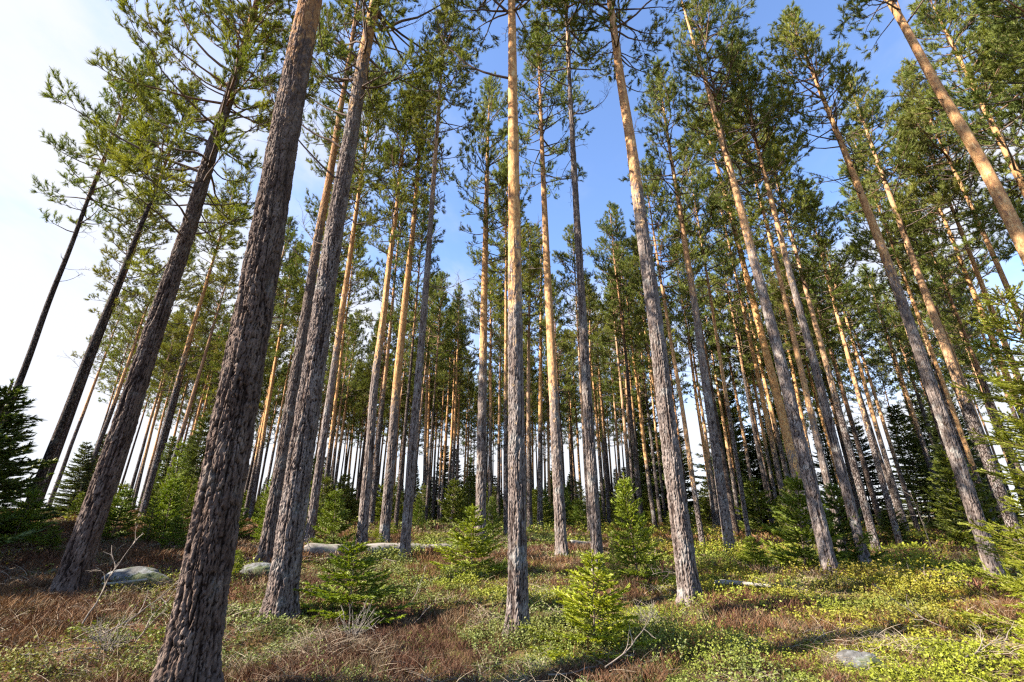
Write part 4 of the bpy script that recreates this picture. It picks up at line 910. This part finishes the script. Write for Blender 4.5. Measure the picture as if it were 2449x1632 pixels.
for k, (pts, r, lab) in enumerate((([(3.45, 8.72), (4.0, 8.36)], .038, 'pale broken log lying right of the thick flared pine'), ([(3.58, 8.85), (4.22, 8.36)], .028, 'thinner pale stick lying along the broken log right of the flared pine'),
                                 ([(1.9, 16.2), (2.9, 16.9)], .08, 'dark rotting log behind the gap right of the central pine'), ([(2.2, 16.0), (3.0, 16.7)], .035, 'thin pale stick lying before the dark rotting log'),
                                 ([(-6.75, 8.42), (-6.0, 8.40)], .022, 'straight pale stick lying below the grey boulder'))):
    o = (pts[0][0], pts[0][1], 0); tag(link('fallen_branch', logm(rel(ground_line(pts, .13 + r), o), [r, r * .8], k), None, o), lab, 'fallen branch')
TW = [('upright forked bare twig in the heather left of the thickest trunk', -5.02, 6.15, 1.2, -1.15, 1.0, 3), ('pale crooked twig lying in the lower left corner', -4.9, 5.35, .2, -.1, 1.0, 3), ('bleached root-like twig right of the lower left corner', -4.55, 5.75, .7, -.25, .9, 1),
      ('curved dry twig in the brown heath left of the thickest trunk', -4.1, 5.8, 1.7, -.5, .7, 1), ('thin bleached twig at the bottom edge right of centre', .35, 5.25, .1, -.15, .9, 3), ('forked bleached twig at the bottom edge below the yellow-green spruce', .9, 5.25, .4, -.2, .8, 1),
      ('grey twig lying in shrubs left of the central pine', -1.3, 7.0, 1.0, -.4, .5, 1), ('pale bent twig below the broken log on the right', 3.3, 8.9, 2.4, -.5, .9, 3), ('dry twig arching over the heather at the lower right', 5.2, 6.3, 2.9, -.2, .8, 3), ('pale twig lying in moss at the lower right', 4.7, 5.6, .3, -.1, .9, 1),
      ('bare twig lying in front of the fallen log', -2.6, 11.3, 2.7, -.2, .8, 3), ('short grey twig in shrubs between the grey pair and the centre', -1.55, 7.9, 1.1, -.6, .6, 1)]
PALE = [dead_mesh(340 + k, 1.0, [.2, -.25, .5][k], 0, 5, .010, (.20, .165, .135)) for k in range(3)]
for k, (lab, x, y, az, el, s, _) in enumerate(TW):
    o = link('dry_twig', PALE[k % 3], None, (x, y, gz(x, y) + .10), (0, el, az), (s, s, s)); tag(o, lab, 'dry twig')
def dead_shrub():
    g = Geo(); r_ = np.random.default_rng(5)
    for _ in range(26):
        a = r_.random() * 6.28; P = arc((0, 0, 0), (math.cos(a) * .6, math.sin(a) * .6, 1), r_.uniform(.25, .5), 5, .2, r_, .35); g.tube(P, np.linspace(.005, .0018, 6), 3, np.array([.22, .19, .16]) * r_.uniform(.7, 1.1))
        for _ in range(3):
            p, d = at(P, r_.uniform(.3, .9)); Q = arc(p, d + r_.normal(size=3) * .6, .14, 3, .2, r_, .3); g.tube(Q, [.003, .002, .002, .0015], 3, np.array([.22, .19, .16]))
    return g.mesh('dead_shrub', WOOD)
for x, y, s, lab in ((-1.92, 6.35, 1.0, 'bleached leafless shrub before the young spruce with the thin leader'), (1.75, 6.75, .8, 'grey leafless shrub right of the yellow-green spruce'), (-4.3, 5.7, .8, 'leafless pale shrub in the lower left heath')):
    tag(link('dead_shrub', dead_shrub(), None, (x, y, gz(x, y)), (0, 0, x), (s, s, s)), lab, 'dead shrub')
g = Geo(); r_ = np.random.default_rng(9); P = arc((0, 0, -.05), (-.02, 0, 1), 2.0, 8, 0, r_, .08); g.tube(P, np.linspace(.012, .004, 9), 5, (.15, .12, .10))
for _ in range(10):
    p, d = at(P, r_.uniform(.3, .98)); Q = arc(p, d + r_.normal(size=3) * .7, .45, 4, .3, r_, .3); g.tube(Q, np.linspace(.005, .002, 5), 3, (.15, .12, .10))
tag(link('bare_sapling', g.mesh('bare_sapling', WOOD), None, (12.3, 14.6, gz(12.3, 14.6))), 'thin leafless sapling on the orange heath at the right', 'sapling')
print('objects', len(bpy.data.objects), 'polys', sum(len(m.polygons) for m in bpy.data.meshes))
